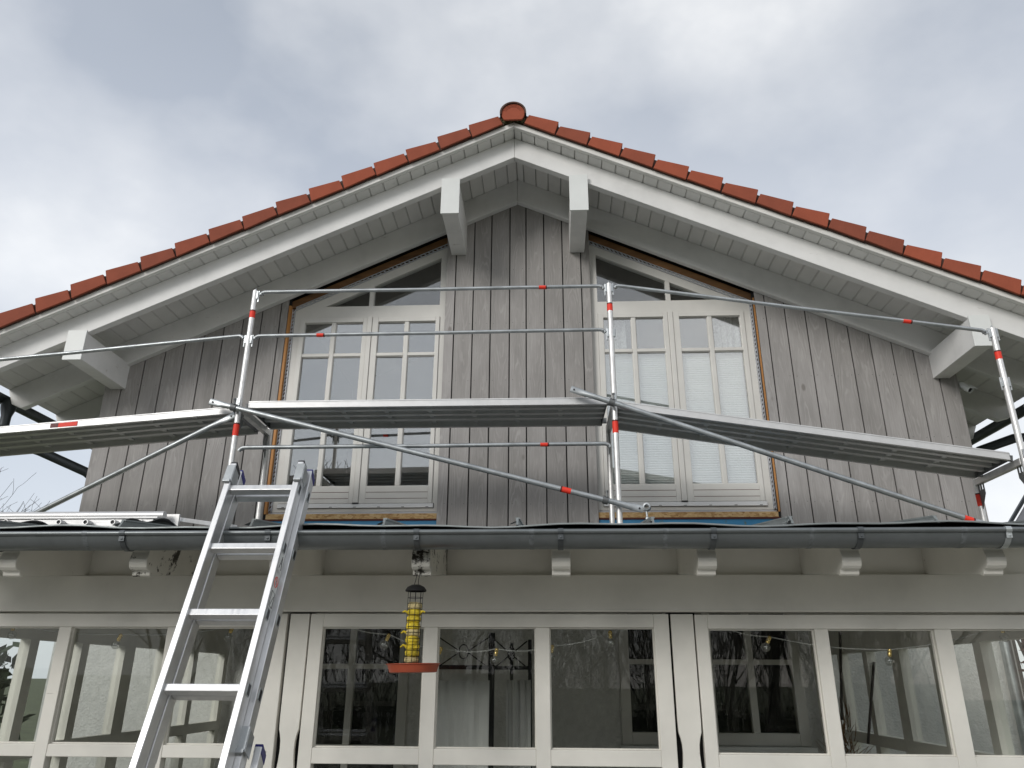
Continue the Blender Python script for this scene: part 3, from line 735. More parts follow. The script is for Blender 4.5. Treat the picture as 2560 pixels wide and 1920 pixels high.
# corner posts and glazed side walls
for sx, xx in ((-1, VX0), (1, VX1)):
    MB().box(xx - .05, xx + .05, FY - .004, FY + .10, 0, 1.8995).build('corner_post', M['veranda'], ver, bevel=.004)
    sw = MB()
    yy = [3.94, 4.50, 4.56, 5.02, 5.08, 5.55, 5.66, 6.12, 6.18, 6.66, 6.74, 7.38]
    sw.box(xx - .03, xx + .03, 3.93, 7.40, 1.80, 2.10)
    sw.yz([(3.93, 2.1005), (7.38, 2.1005), (7.38, 2.60), (3.93, 2.20)], xx - .03, xx + .03)
    sw.box(xx - .03, xx + .03, 3.93, 7.40, 1.16, 1.235); sw.box(xx - .03, xx + .03, 3.93, 7.40, 0, .45)
    for a in (3.93, 4.50, 5.02, 5.55, 6.12, 6.66, 7.30):
        w_ = .08 if a != 5.55 else .14
        sw.box(xx - .032, xx + .032, a, a + w_, .45, 1.1595); sw.box(xx - .032, xx + .032, a, a + w_, 1.2355, 1.7995)
    sf = sw.build('side_wall_frame', M['veranda'], ver)
    for a, b in ((4.01, 4.50), (4.58, 5.02), (5.10, 5.55), (5.69, 6.12), (6.20, 6.66), (6.74, 7.30)):
        MB().box(xx - .003, xx + .003, a - .005, b + .005, 1.23, 1.805).build('pane', M['glass_low'], sf)
        MB().box(xx - .003, xx + .003, a - .005, b + .005, .445, 1.165).build('pane', M['glass_low'], sf)
MB().box(VX0, VX1, 3.80, 7.42, .006, .06).build('floor', M['paving'], ver)

MB().tube([(4.03, 7.365, 2.62), (4.03, 7.365, .1)], .045, 14).build('rainwater_pipe', M['galv'], house, smooth=True)

# ------------------------------------------------------------------ SCAFFOLD
sca = empty('scaffold', (.55, 6.08, zr(6.08)), 'aluminium facade scaffold with three bays standing on the veranda roof', 'scaffold')
PO = {'L': (-2.645, 6.00, 4.868, 3.775), 'M': (.550, 6.08, 4.913, 3.80), 'R': (3.705, 5.95, 4.350, 3.245)}   # x, y, top, deck level
RW = .73
TR = .02415
def tape(parent, c, ax, r, ln, flip=False):
    ax = Vector(ax).normalized(); c = Vector(c)
    a, b = (-ln / 2, ln / 2 - .012)
    MB().lathe(c, [(r, a), (r + .0012, a), (r + .0012, b), (r, b)], 14, ax).build('red_band', M['red'], parent, smooth=True)
    b2 = ln / 2
    MB().lathe(c, [(r, b), (r + .0012, b), (r + .0012, b2), (r, b2)], 14, ax).build('black_band', M['black_mark'], parent, smooth=True)
def wedge(parent, x, y, z, sx, sy=0):
    mb = MB()
    mb.box(x + sx * .022 - .012, x + sx * .022 + .012, y - .016, y + .016, z - .055, z + .022)
    mb.box(x + sx * .036 - .006, x + sx * .036 + .006, y - .007, y + .004, z - .085, z + .03)
    mb.build('wedge_coupler', M['galv'], parent, bevel=.002)
for k, (x, y, zt, zd) in PO.items():
    base = zr(y) + .012; rb = zr(y + RW) + .012
    p = MB().tube([(x, y, base + .17), (x, y, zt)], TR, 16).build('standard', M['alu_post'], sca, smooth=True)
    MB().lathe((x, y, zt), [(TR - .004, -.02), (TR - .004, .001), (.006, .004), (.005, .02), (.0001, .028)], 12).build('spigot', M['galv'], p)
    q = MB().tube([(x, y + RW, rb + .17), (x, y + RW, zd + .015)], TR, 16).build('standard', M['alu_post'], sca, smooth=True)
    for yy, bz in ((y, base), (y + RW, rb)):
        MB().tube([(x, yy, bz), (x, yy, bz + .22)], .0175, 12).build('base_jack', M['galv'], sca, smooth=True)
        MB().box(x - .075, x + .075, yy - .075, yy + .075, bz - .010, bz - .002).build('base_plate', M['galv'], sca)
        nut = MB().lathe((x, yy, bz + .14), [(.030, -.02), (.034, 0), (.034, .02), (.027, .03)], 14)
        nut.beam((x - .105, yy, bz + .155), (x + .105, yy, bz + .145), .022, .014)
        nut.build('jack_nut', M['galv'], sca, bevel=.002)
    # transom between the standards and its perforated gussets
    t = MB().box(x - .024, x + .024, y + .02, y + RW - .02, zd - .062, zd - .008).build('transom', M['alu_post'], sca, bevel=.003)
    for yc, sg in ((y + .024, 1), (y + RW - .024, -1)):
        gs = MB()
        for k2 in range(3): gs.box(x - .003, x + .003, min(yc + sg * k2 * .036, yc + sg * (k2 * .036 + .016)), max(yc + sg * k2 * .036, yc + sg * (k2 * .036 + .016)), zd - .112, zd - .062)
        gs.yz([(yc, zd - .1125), (yc + sg * .088, zd - .1125), (yc + sg * .088, zd - .15), (yc, zd - .27)], x - .003, x + .003)
        gs.build('gusset_plate', M['steel_dark'], t)
    for j, zz in enumerate((zt - .03, zt - .47)):
        for sx in (-1, 1):
            if k == 'L' and sx < 0 and j == 0: continue
            wedge(p, x, y, zz, sx)
    MB().box(x - .018, x + .018, y - .036, y - .022, zd - .02, zd + .05).build('deck_lock', M['galv'], p, bevel=.003)
    if k == 'R': tape(p, (x, y, W(2502, 888, y).z), (0, 0, 1), TR, .076)
    else:
        tape(p, (x, y, zt - .235), (0, 0, 1), TR, .076); tape(p, (x, y, zd - .235 if k == 'M' else zd - .225), (0, 0, 1), TR, .112)
    if k == 'R': tape(q, (x, y + RW, zd - .185), (0, 0, 1), TR, .112)
# guard rails: tube with bent flattened ends hooked over the wedge pockets
def rail(a, b, r=.0168, tp=None):
    a = Vector(a); b = Vector(b); d = (b - a).normalized()
    path = [a + Vector((0, 0, -.030)), a + d * .012 + Vector((0, 0, -.012)), a + d * .035 + Vector((0, 0, -.001)), a + d * .07, a + (b - a) * .25, a + (b - a) * .5, a + (b - a) * .75, b - d * .07, b - d * .035 + Vector((0, 0, -.001)), b - d * .012 + Vector((0, 0, -.012)), b + Vector((0, 0, -.030))]
    path[5] += Vector((0, 0, -.003))
    o = MB().tube(path, r, 14).build('guard_rail', M['galv'], sca, smooth=True)
    for e in (a, b):
        s_ = 1 if e is a else -1
        MB().lathe(e + d * (s_ * .018) + Vector((0, -.022, -.018)), [(.0001, 0), (.006, 0), (.006, .044), (.0001, .044)], 8, (0, 1, 0)).build('rail_pin', M['steel_dark'], o)
    if tp is not None: tape(o, a + (b - a) * tp + Vector((0, 0, -.002)), d, r, .072)
    return o
xL, yL = PO['L'][:2]; xM, yM = PO['M'][:2]; xR, yR = PO['R'][:2]
rail((xL + .05, yL, 4.855), (xM - .05, yM, 4.893), tp=.825)
rail((xL + .05, yL, 4.418), (xM - .05, yM, 4.462), tp=.19)
rail((xL + .05, yL, 3.392), (xM - .05, yM, 3.420), tp=.825)
rail((xM + .05, yM, 4.898), (xR - .05, yR, 4.328), tp=.80)
rail((-5.78, 5.97, 4.135), (xL - .05, yL, 4.425))
# decks
def deck(f0, f1, w=.61, depth_dir=(0, 1, 0)):
    f0 = Vector(f0); f1 = Vector(f1); dd = Vector(depth_dir); L_ = f1 - f0
    d = L_.normalized(); dd = (dd - d * dd.dot(d)); dd.z = 0; dd.normalize()
    mb = MB()
    def bar(t0, t1, z0, z1): mb.extrude([f0 + dd * t0 + Vector((0, 0, z0)), f0 + dd * t1 + Vector((0, 0, z0)), f0 + dd * t1 + Vector((0, 0, z1)), f0 + dd * t0 + Vector((0, 0, z1))], L_)
    bar(0, .030, -.064, 0); bar(w - .030, w, -.064, 0)
    bar(.0302, w - .0302, -.014, -.002)
    for c in (.17, .305, .44): bar(c - .024, c + .024, -.042, -.0142)
    bar(-.003, -.0002, -.012, -.008)
    o = mb.build('deck', M['alu'], sca, bevel=.0025)
    for i in range(1, 8):
        c = f0 + L_ * (i / 8.0)
        MB().extrude([c + dd * .031 + Vector((0, 0, -.030)) - d * .02, c + dd * (w - .031) + Vector((0, 0, -.030)) - d * .02, c + dd * (w - .031) + Vector((0, 0, -.0145)) - d * .02, c + dd * .031 + Vector((0, 0, -.0145)) - d * .02], d * .04).build('cross_stiffener', M['alu'], o)
    for e, s_ in ((f0, -1), (f1, 1)):
        for t in (.06, .55):
            MB().beam(e + dd * t + Vector((0, 0, -.03)) - d * (s_ * .005), e + dd * t + Vector((0, 0, -.03)) + d * (s_ * .045), .03, .045).build('deck_hook', M['steel_dark'], o)
        MB().extrude([e + Vector((0, 0, -.062)) + dd * .002, e + dd * (w - .002) + Vector((0, 0, -.062)), e + dd * (w - .002) + Vector((0, 0, -.004)), e + dd * .002 + Vector((0, 0, -.004))], d * (s_ * .004)).build('end_plate', M['steel_dark'], o)
    return o
deck((-2.588, 6.045, 3.823), (.490, 6.105, 3.840))
dl = deck((-5.80, 6.00, 3.518), (-2.712, 6.04, 3.776))
deck((.585, 6.110, 3.806), (3.618, 5.975, 3.285))
# red and black mark on the left deck
a0 = W(123, 1060, 6.0); a1 = W(143, 1058, 6.0); a2 = W(191, 1052, 6.0)
def plate(p, q, h, mat, name, parent, y):
    MB().extrude([(p.x, y, p.z - h), (q.x, y, q.z - h), (q.x, y, q.z), (p.x, y, p.z)], (0, .0012, 0)).build(name, mat, parent)
def deckz(x): return 3.518 + (x + 5.80) * (3.776 - 3.518) / 3.088
for xa, xb, m_, nm in ((a0.x, a1.x, M['black_mark'], 'black_mark'), (a1.x, a2.x, M['red'], 'red_mark')):
    plate(Vector((xa, 0, deckz(xa) - .016)), Vector((xb, 0, deckz(xb) - .016)), .038, m_, nm, dl, 6.0335 - .033 + (xa + 5.8) * .013 - .0022)
# diagonal braces with couplers
def coupler(c, d, parent):
    d = Vector(d).normalized(); c = Vector(c)
    mb = MB().lathe(c - d * .024, [(.022, 0), (.033, .002), (.033, .046), (.022, .048)], 16, d)
    mb.build('coupler', M['steel_dark'], parent, smooth=True)
    bt = MB().tube([c + Vector((.012, -.026, .018)), c + Vector((.012, -.026, .062))], .008, 8); bt.lathe(c + Vector((.012, -.026, .058)), [(.0001, .014), (.013, .014), (.013, 0), (.0001, 0)], 6)
    bt.build('coupler_bolt', M['steel_dark'], parent)
def brace(a, b, cps, tp=None, flat=(True, True), r=.0228):
    a = Vector(a); b = Vector(b); d = (b - a).normalized(); up = Vector((0, 0, 1)); sd = d.cross(up).normalized()
    n_ = 14; mb = MB(); seg = 14; rings = []
    Lg = (b - a).length
    for s_ in (0, .05, .085, .13, .22, Lg * .5, Lg - .22, Lg - .13, Lg - .085, Lg - .05, Lg):
        e0 = min(1, max(.28, (s_ - .05) / .13)) if flat[0] else 1; e1 = min(1, max(.28, (Lg - s_ - .05) / .13)) if flat[1] else 1
        e = min(e0, e1); wd = 1 + (1 - e) * .38; c = a + d * s_; u = sd.cross(d)
        rings.append([c + u * (math.cos(2 * math.pi * k / seg) * r * wd) + sd * (math.sin(2 * math.pi * k / seg) * r * e) for k in range(seg)])
    vs_ = [v for g_ in rings for v in g_]; fs = []
    for i in range(len(rings) - 1):
        for k in range(seg): k2 = (k + 1) % seg; fs.append((i * seg + k, i * seg + k2, (i + 1) * seg + k2, (i + 1) * seg + k))
    fs.append(tuple(range(seg - 1, -1, -1))); fs.append(tuple((len(rings) - 1) * seg + k for k in range(seg)))
    o = mb.add(vs_, fs).build('diagonal_brace', M['galv'], sca, smooth=True)
    for s_, f_ in ((.03, flat[0]), (Lg - .03, flat[1])):
        if f_: MB().lathe(a + d * s_ - sd * .012, [(.0001, 0), (.008, 0), (.008, .024), (.0001, .024)], 8, sd).build('brace_hole', M['black'], o)
    for c in cps: coupler(a + d * c, d, o)
    if tp: tape(o, a + d * tp, -d, r, .085)
    return o
b1a, b1b = W(524.4, 1003.8, 5.935), W(1608, 1273.6, 6.02)
L1 = (b1b - b1a).length
brace(b1a, b1b, (L1 * (589.5 - 524.4) / (1608 - 524.4) * .985, L1 * .957 * (1552 - 524.4) / (1608 - 524.4) + .04), tp=L1 * (1425 - 524.4) / 1083.6)
b2a, b2b = W(1426.8, 972, 6.012), W(2475, 1316, 5.95)
L2 = (b2b - b2a).length
brace(b2a, b2b, (L2 * .108,), tp=None, flat=(True, True))
tape(sca.children[-1], b2a + (b2b - b2a) * .955, (b2b - b2a), .0228, .075)
b3a, b3b = W(587, 1037, 6.03), W(20, 1318, 6.30)
brace(b3a, b3b, (), flat=(True, False))
# hanging half coupler at the foot of the centre brace
hc = W(1615, 1268, 6.0)
h_ = MB().lathe(hc + Vector((0, -.03, .0)), [(.018, 0), (.030, .004), (.030, .056), (.018, .06)], 16, (.25, 1, 0)); h_.tube([hc + Vector((0, 0, -.02)), hc + Vector((.005, 0, -.075))], .008, 8)
h_.lathe(hc + Vector((.005, 0, -.10)), [(.0001, 0), (.015, .004), (.015, .02), (.0001, .026)], 8)
h_.build('half_coupler', M['galv'], sca, smooth=True)

# ------------------------------------------------------------------ LADDER
lad = empty('ladder', (-1.24, 2.35, 0), 'three part aluminium extension ladder leaning against the veranda gutter', 'ladder')
LXL, LXR = -1.395, -1.095
l1 = Vector((0, 3.176, 2.3605)); l4 = Vector((0, 2.865, 1.562))            # first and fourth rung
ld = (l1 - l4).normalized(); ln_ = Vector((0, -ld.z, ld.y))                # along the ladder, outward normal (to the viewer)
RS = (l1 - l4).length / 3
def LP(x, s_, t): p = l1 + ld * s_ + ln_ * t; return Vector((x, p.y, p.z))
def stile(x, s0, s1, t0, w=.026, d=.062, mat='alu_ladder', holes=True, sx=1, cap='black', h0=0):
    mb = MB().extrude([LP(x - w / 2, s0, t0), LP(x + w / 2, s0, t0), LP(x + w / 2, s0, t0 - d), LP(x - w / 2, s0, t0 - d)], ld * (s1 - s0))
    o = mb.build('stile', M[mat], lad, bevel=.003)
    c = MB().extrude([LP(x - w / 2 - .002, s1 - .022, t0 - .004), LP(x + w / 2 + .002, s1 - .022, t0 - .004), LP(x + w / 2 + .002, s1 - .045, t0 - d - .002), LP(x - w / 2 - .002, s1 - .045, t0 - d - .002)], ld * .030)
    c.extrude([LP(x - w / 2 - .002, s1 + .004, t0 - .004), LP(x + w / 2 + .002, s1 + .004, t0 - .004), LP(x + w / 2 + .002, s1 - .018, t0 - d - .002), LP(x - w / 2 - .002, s1 - .018, t0 - d - .002)], ld * .006)
    c.build('end_cap', M[cap], o, bevel=.004)
    if holes:
        for i in range(-1, 9):
            s_ = -RS * i + h0
            if not (s0 + .03 < s_ < s1 - .03): continue
            xx = x + sx * (w / 2)
            fr_ = MB(); hx = .0035 * sx
            cpt = LP(xx, s_ - .004, t0 - d * .5)
            rim = [cpt + ld * (a * .021) + ln_ * (b * .0145) for a, b in ((-1, -.75), (-.75, -1), (.75, -1), (1, -.75), (1, .75), (.75, 1), (-.75, 1), (-1, .75))]
            fr_.tube(rim + [rim[0]], .0028, 6, cap=False); fr_.build('rung_flange', M['zinc_bright'], o)
            MB().extrude([p_ + Vector((sx * .0004, 0, 0)) for p_ in rim], (sx * .0012, 0, 0)).build('rung_hole', M['black'], o)
    return o
S_TOP = .118
S_BOT = -2.30
for x, sx in ((LXL, -1), (LXR, 1)): st_ = stile(x, S_BOT, S_TOP + (.006 if sx > 0 else 0), .031, sx=sx)
for i in range(9):
    s_ = -RS * i
    if s_ < S_BOT + .1: break
    rg_ = MB().extrude([LP(LXL + .0125, s_ + .012, .016), LP(LXL + .0125, s_ - .015, .018), LP(LXL + .0125, s_ - .020, -.016), LP(LXL + .0125, s_ + .012, -.018)], (LXR - LXL - .025, 0, 0))
    rg_.build('rung', M['alu_ladder'], lad, bevel=.003)
# second section runs behind the first, a third one behind that
for x, sx in ((LXL + .004, -1), (LXR + .022, 1)): stile(x, S_BOT - .1, S_TOP + .004, -.034, d=.058, sx=sx, cap='navy', h0=.004)
for i in range(8):
    s_ = -RS * i + .004
    MB().extrude([LP(LXL + .018, s_ + .012, -.046), LP(LXL + .018, s_ - .015, -.044), LP(LXL + .018, s_ - .019, -.078), LP(LXL + .018, s_ + .012, -.080)], (LXR - LXL - .010, 0, 0)).build('rung', M['alu_ladder'], lad, bevel=.003)
S3 = -1.02
for x, sx in ((LXL - .03, -1), (LXR + .060, 1)): stile(x, S_BOT - .1, S3, -.098, d=.058, sx=sx, cap='navy', holes=False)
for i in range(4, 8):
    s_ = -RS * i - .07
    MB().extrude([LP(LXL - .018, s_ + .012, -.12), LP(LXL - .018, s_ - .015, -.118), LP(LXL - .018, s_ - .018, -.148), LP(LXL - .018, s_ + .012, -.15)], (LXR - LXL + .065, 0, 0)).build('rung', M['alu_ladder'], lad, bevel=.003)
# galvanised guide brackets
for x, s_, t in ((LXL - .004, .02, .033), (LXR + .006, .025, .033), (LXR + .024, -1.06, -.030)):
    gb = MB().extrude([LP(x - .018, s_, t), LP(x + .018, s_, t), LP(x + .018, s_, t + .003), LP(x - .018, s_, t + .003)], ld * .085)
    gb.extrude([LP(x + .0185, s_, t + .003), LP(x + .0215, s_, t + .003), LP(x + .0215, s_ - .01, t - .050), LP(x + .0185, s_ - .01, t - .050)], ld * .075)
    gb.extrude([LP(x - .016, s_ - .010, t + .002), LP(x + .016, s_ - .010, t + .002), LP(x + .016, s_ - .004, t + .010), LP(x - .016, s_ - .004, t + .010)], ld * .014)
    gb.build('guide_bracket', M['galv'], lad, bevel=.003)
# safety stickers with line pictures on the outer flank of the right stile
xs_ = LXR + .013 + .0008
for s_, hh in ((-.395, .075), (-.475, .065), (-.555, .080)):
    MB().extrude([LP(xs_, s_, .024), LP(xs_, s_, -.022), LP(xs_, s_ + hh, -.022), LP(xs_, s_ + hh, .024)], (.0005, 0, 0)).build('sticker', M['cap'], lad)
def stk(pts, r, m_): MB().tube([LP(xs_ + .0012, a, b) for a, b in pts], r, 5).build('sticker_print', m_, lad)
cc = [(-.4425 + .021 * math.cos(t * .5236), .001 + .019 * math.sin(t * .5236)) for t in range(13)]
stk(cc, .0012, M['red']); stk([(-.457, -.012), (-.428, .014)], .0012, M['red'])
stk([(-.452, 0), (-.442, .004), (-.434, -.004)], .0009, M['black'])
stk([(-.385, .012), (-.33, -.004)], .0011, M['black']); stk([(-.385, -.014), (-.33, -.002)], .0011, M['black']); stk([(-.36, .005), (-.36, -.008)], .0009, M['black'])
stk([(-.545, -.016), (-.485, -.016), (-.485, .018), (-.545, .018), (-.545, -.016)], .0009, M['black']); stk([(-.540, .010), (-.50, -.010)], .0009, M['black'])

# ------------------------------------------------------------------ things lying on the veranda roof
lf = empty('alu_frame', (-2.2, 4.6, zr(4.6)), 'aluminium ladder section with hollow rungs lying flat on the veranda roof at left', 'ladder')
p0 = W(-30, 1304, 4.55); p1 = W(390, 1305, 4.55); q1 = W(412, 1289, 4.98); q0 = W(-30, 1288, 4.98)
MB().box(p0.x, p1.x - .02, 4.55, 4.60, p1.z - .033, p1.z + .020).build('stile', M['alu'], lf, bevel=.003)
MB().box(p0.x, p1.x + .01, 4.54, 4.605, p1.z + .0205, p1.z + .034).build('flange', M['alu'], lf, bevel=.003)
MB().tube([(q0.x - .3, 4.98, q1.z), (q1.x, 4.98, q1.z)], .030, 16).build('stile', M['alu'], lf, smooth=True)
MB().box(q1.x - .12, q1.x + .07, 5.04, 5.06, q1.z - .06, q1.z + .022).build('end_plate', M['alu'], lf)
for px in (13, 80, 146, 213, 281, 349):
    c = W(px, 1305, 4.50)
    MB().lathe((c.x, 4.50, c.z), [(.012, .02), (.012, 0), (.017, 0), (.017, .48)], 14, (0, 1, 0)).build('hollow_rung', M['alu'], lf, smooth=True)
    MB().lathe((c.x, 4.508, c.z), [(.0001, 0), (.0125, 0)], 12, (0, 1, 0)).build('rung_bore', M['black'], lf)
def sheet(name, x0, x1, y, zf, label):
    mb = MB(); n_ = 18
    for i in range(n_ + 1):
        u = i / n_; x = x0 + (x1 - x0) * u
        for j in range(4):
            mb.v.append(Vector((x, y + j * .10, max(zr(y + j * .10) + .006, zf(u) + .012 * math.sin(9 * u + j * 1.7)))))
    for i in range(n_):
        for j in range(3): a = i * 4 + j; mb.f.append((a, a + 4, a + 5, a + 1))
    o = mb.build(name, M['black'], None, smooth=True); md = o.modifiers.new('Solidify', 'SOLIDIFY'); md.thickness = .004
    tag(o, label, 'sheeting', 'black sheeting on the veranda roof')
s0 = W(-20, 1302, 3.62); s1 = W(150, 1316, 3.62)
sheet('plastic_sheet', s0.x, s1.x, 3.50, lambda u: W(0, 1300 + 14 * u, 3.55).z, 'crumpled black plastic sheet at the far left above the gutter')
s0 = W(318, 1302, 4.1); s1 = W(434, 1302, 4.1)
sheet('plastic_sheet', s0.x, s1.x, 4.05, lambda u: W(400, 1306 - 3 * math.sin(3.1 * u), 4.1).z, 'folded black plastic sheet at the end of the lying ladder section')
bt = MB().beam(W(440, 1297, 5.2), W(585, 1318, 4.6), .04, .028).build('loose_batten', M['alu'], None, bevel=.003)
tag(bt, 'short aluminium bar lying loose between lying ladder section and leaning ladder', 'bar')

# ------------------------------------------------------------------ BIRD FEEDER
FYB = 3.315
fd = empty('bird_feeder', (-.575, FYB, 2.012), 'hanging wire bird feeder filled with yellow fat balls above a terracotta tray', 'bird feeder')
top = Vector((-.578, FYB, 1.955)); bot = Vector((-.584, FYB, 1.655)); fx = (top - bot)
def FC(u): return bot + fx * u
R_ = .031
MB().lathe(top + Vector((0, 0, -.002)), [(.044, -.008), (.045, -.003), (.036, .010), (.018, .019), (.0001, .021)], 24).build('cap', M['iron'], fd, smooth=True)
wr = MB()
for k in range(8):
    a = 2 * math.pi * k / 8 + .2; wr.tube([FC(0) + Vector((R_ * math.cos(a), R_ * math.sin(a), 0)), FC(1) + Vector((R_ * math.cos(a), R_ * math.sin(a), -.004))], .0011, 5)
for i in range(12):
    c = FC(.02 + i * .078); wr.tube([c + Vector((R_ * math.cos(t * math.pi / 9), R_ * math.sin(t * math.pi / 9), 0)) for t in range(19)], .0011, 5, cap=False)
wr.build('wire_cage', M['iron'], fd)
for i in range(9):
    c = FC(.045 + i * .090) + Vector((random.uniform(-.002, .002), 0, 0)); r = .0295
    fb = MB(); ns = 16
    prof = [(max(.0001, r * math.sin(math.pi * j / 10) ** .33) * (1 + .05 * math.sin(j * 3 + i)), -.0158 * math.cos(math.pi * j / 10)) for j in range(11)]
    fb.lathe(c, prof, ns)
    for q in range(len(fb.v)): fb.v[q] = fb.v[q] + Vector((random.gauss(0, .0009), random.gauss(0, .0009), random.gauss(0, .0009)))
    fb.build('fat_ball', M['fat'] if i % 4 else M['fat_pale'], fd, smooth=True)
    if i in (2, 4, 7):
        for sg in ((-1,) if i != 7 else (-1, 1)):
            MB().tube([c + Vector((sg * .026, -.008, 0)), c + Vector((sg * .038, -.012, .006)), c + Vector((sg * .048, -.014, .001 * i - .006))], .006, 6, r1=.003).build('net_tail', M['fat'], fd)
tz = bot.z - .002
MB().lathe((bot.x + .010, FYB, tz), [(.0001, -.030), (.090, -.032), (.097, -.030), (.106, -.002), (.111, 0), (.111, .003), (.104, .003), (.096, -.024), (.0001, -.026)], 36, (-.02, 0, 1)).build('tray', M['terracotta'], fd, smooth=True)
MB().tube([FC(1) + Vector((-.009, 0, .015)), Vector((-.573 - .008, FYB, 1.99)), Vector((-.578, FYB + .01, 2.02))], .0014, 6).build('hanger', M['iron'], fd)
MB().tube([FC(1) + Vector((.009, 0, .015)), Vector((-.573 + .004, FYB, 1.99)), Vector((-.566, FYB + .01, 2.02))], .0014, 6).build('hanger', M['iron'], fd)
MB().tube([FC(1) + Vector((0, 0, -.01)), FC(.55)], .0012, 6).build('centre_rod', M['iron'], fd)

# ------------------------------------------------------------------ STRING LIGHTS behind the front glass
LYB = 3.98
def string(pxs, label, sag=22):
    pts = [W(px, py - 26, LYB) for px, py, _ in pxs]
    root = empty('string_light', pts[len(pts) // 2], label, 'string light', 'strings of bulbs inside the veranda')
    path = []
    ext0 = W(pxs[0][0] - 140, pxs[0][1] - 62, LYB); ext1 = W(pxs[-1][0] + 140, pxs[-1][1] - 66, LYB)
    allp = [ext0] + pts + [ext1]
    for a, b in zip(allp[:-1], allp[1:]):
        for k in range(6):
            u = k / 6; p = a.lerp(b, u); path.append(p + Vector((0, 0, -.018 * math.sin(math.pi * u))))
    path.append(allp[-1])
    MB().tube(path, .0026, 6).build('cable', M['wire'], root)
    for (px, py, lean), p in zip(pxs, pts):
        ax = Vector((lean, 0, -1)).normalized()
        MB().lathe(p, [(.004, -.004), (.0095, 0), (.010, .012), (.009, .016), (.010, .02), (.009, .032), (.0085, .034)], 14, ax).build('brass_socket', M['brass'], root, smooth=True)
        c = p + ax * .054; r = .0215
        MB().lathe(c, [(.0085, -.021), (.012, -.0165)] + [(r * math.sin(math.pi * (j / 10)) + .0001, -r * math.cos(math.pi * j / 10)) for j in range(3, 11)], 18, ax).build('glass_bulb', M['bulb'], root, smooth=True)
        MB().tube([c + ax * -.02, c + ax * -.006 + Vector((.003, 0, 0)), c + ax * .002], .0016, 5).build('filament', M['wire'], root)
string([(34, 1586, .1), (303, 1612, -.35), (582, 1592, -.3)], 'string of clear bulbs with brass sockets inside the left veranda windows')
string([(973, 1612, -.45), (1103, 1645, -.35), (1242, 1648, -.2), (1381, 1640, -.2), (1525, 1604, .02)], 'string of clear bulbs with brass sockets behind the centre veranda window')
string([(1924, 1618, -.5), (2224, 1650, -.2), (2502, 1590, .1)], 'string of clear bulbs with brass sockets inside the right veranda windows')

# ------------------------------------------------------------------ inside the veranda
RY = 4.75
rk = empty('iron_rack', W(1230, 1900, RY), 'black wrought iron frame with crossed scroll bars behind the centre glass pane', 'rack')
def rod(pts, r, nm='rod'): MB().tube(pts, r, 6).build(nm, M['iron'], rk)
def post(x0, x1, yt, yy):
    a = W(x0, yt, yy); b = W(x1, yt, yy); MB().box(a.x, b.x, yy, yy + .03, .06, a.z).build('post', M['iron'], rk)
post(1222, 1237, 1582, RY); post(1320, 1329, 1599, RY + .3); post(1275, 1283, 1607, RY + .5)
xl = W(1093, 1600, RY).x - .25; xr_ = W(1222, 1600, RY).x; zt_ = W(1150, 1594, RY).z; zb_ = W(1150, 1668, RY).z
MB().box(xl, xr_, RY, RY + .025, zb_ - .012, zb_ + .012).build('cross_bar', M['iron'], rk)
MB().box(xr_ + .03, W(1322, 1600, RY + .15).x, RY + .03, RY + .05, W(1280, 1670, RY + .1).z - .01, W(1280, 1670, RY + .1).z + .01).build('cross_bar', M['iron'], rk)
cpx = W(1159, 1629, RY); xo = W(1097, 1600, RY).x
rod([(xo, RY, zt_ + .002), (cpx.x - .026, RY, cpx.z + .004)], .004); rod([(xo, RY, zb_), (cpx.x - .026, RY, cpx.z - .004)], .004)
rod([(cpx.x + .026, RY, cpx.z + .004), (xr_, RY, zt_)], .004); rod([(cpx.x + .026, RY, cpx.z - .004), (xr_, RY, zb_)], .004)
rod([cpx + Vector((.028 * math.cos(t * .3927), 0, .040 * math.sin(t * .3927))) for t in range(17)], .004, 'ring')
xq = W(1318, 1600, RY + .2).x; cq = (xr_ + .03 + xq) / 2
rod([(xr_ + .03, RY + .1, zt_ - .01), (xq, RY + .2, zb_)], .004); rod([(xr_ + .03, RY + .1, zb_), (xq, RY + .2, zt_ - .01)], .004)
rod([(cq + .02 * math.cos(t * .3927), RY + .15, (zt_ + zb_) / 2 + .038 * math.sin(t * .3927)) for t in range(17)], .004, 'ring')
def cloth(x0, x1, yt, yy, label):
    a = W(x0, yt, yy); b = W(x1, yt, yy); mb = MB(); nx, nz = 22, 10
    for i in range(nx + 1):
        u = i / nx
        for j in range(nz + 1):
            v = j / nz; mb.v.append(Vector((a.x + (b.x - a.x) * u, yy - .02 + .010 * math.sin(17 * u + 2 * v) * (1 - .5 * v) + .005 * math.sin(41 * u), a.z - v * (a.z - .5) - .006 * abs(math.sin(9 * u)) * (1 - v))))
    for i in range(nx):
        for j in range(nz): k = i * (nz + 1) + j; mb.f.append((k, k + 1, k + nz + 2, k + nz + 1))
    o = mb.build('hanging_cloth', M['cloth'], None, smooth=True); md = o.modifiers.new('Solidify', 'SOLIDIFY'); md.thickness = .003
    tag(o, label, 'cloth', 'white cloths hung in the veranda')
cloth(1092, 1224, 1699, RY - .02, 'broad white cloth hanging left of the black iron post in the centre pane')
cloth(1267, 1326, 1698, RY + .28, 'narrow white cloth hanging right of the black iron post in the centre pane')
pg = empty('pampas_grass', W(2150, 1900, 6.2), 'bunch of dry brown pampas grass behind the second pane of the right window', 'dried grass')
bx_ = W(2150, 1880, 6.2)
fl = MB()
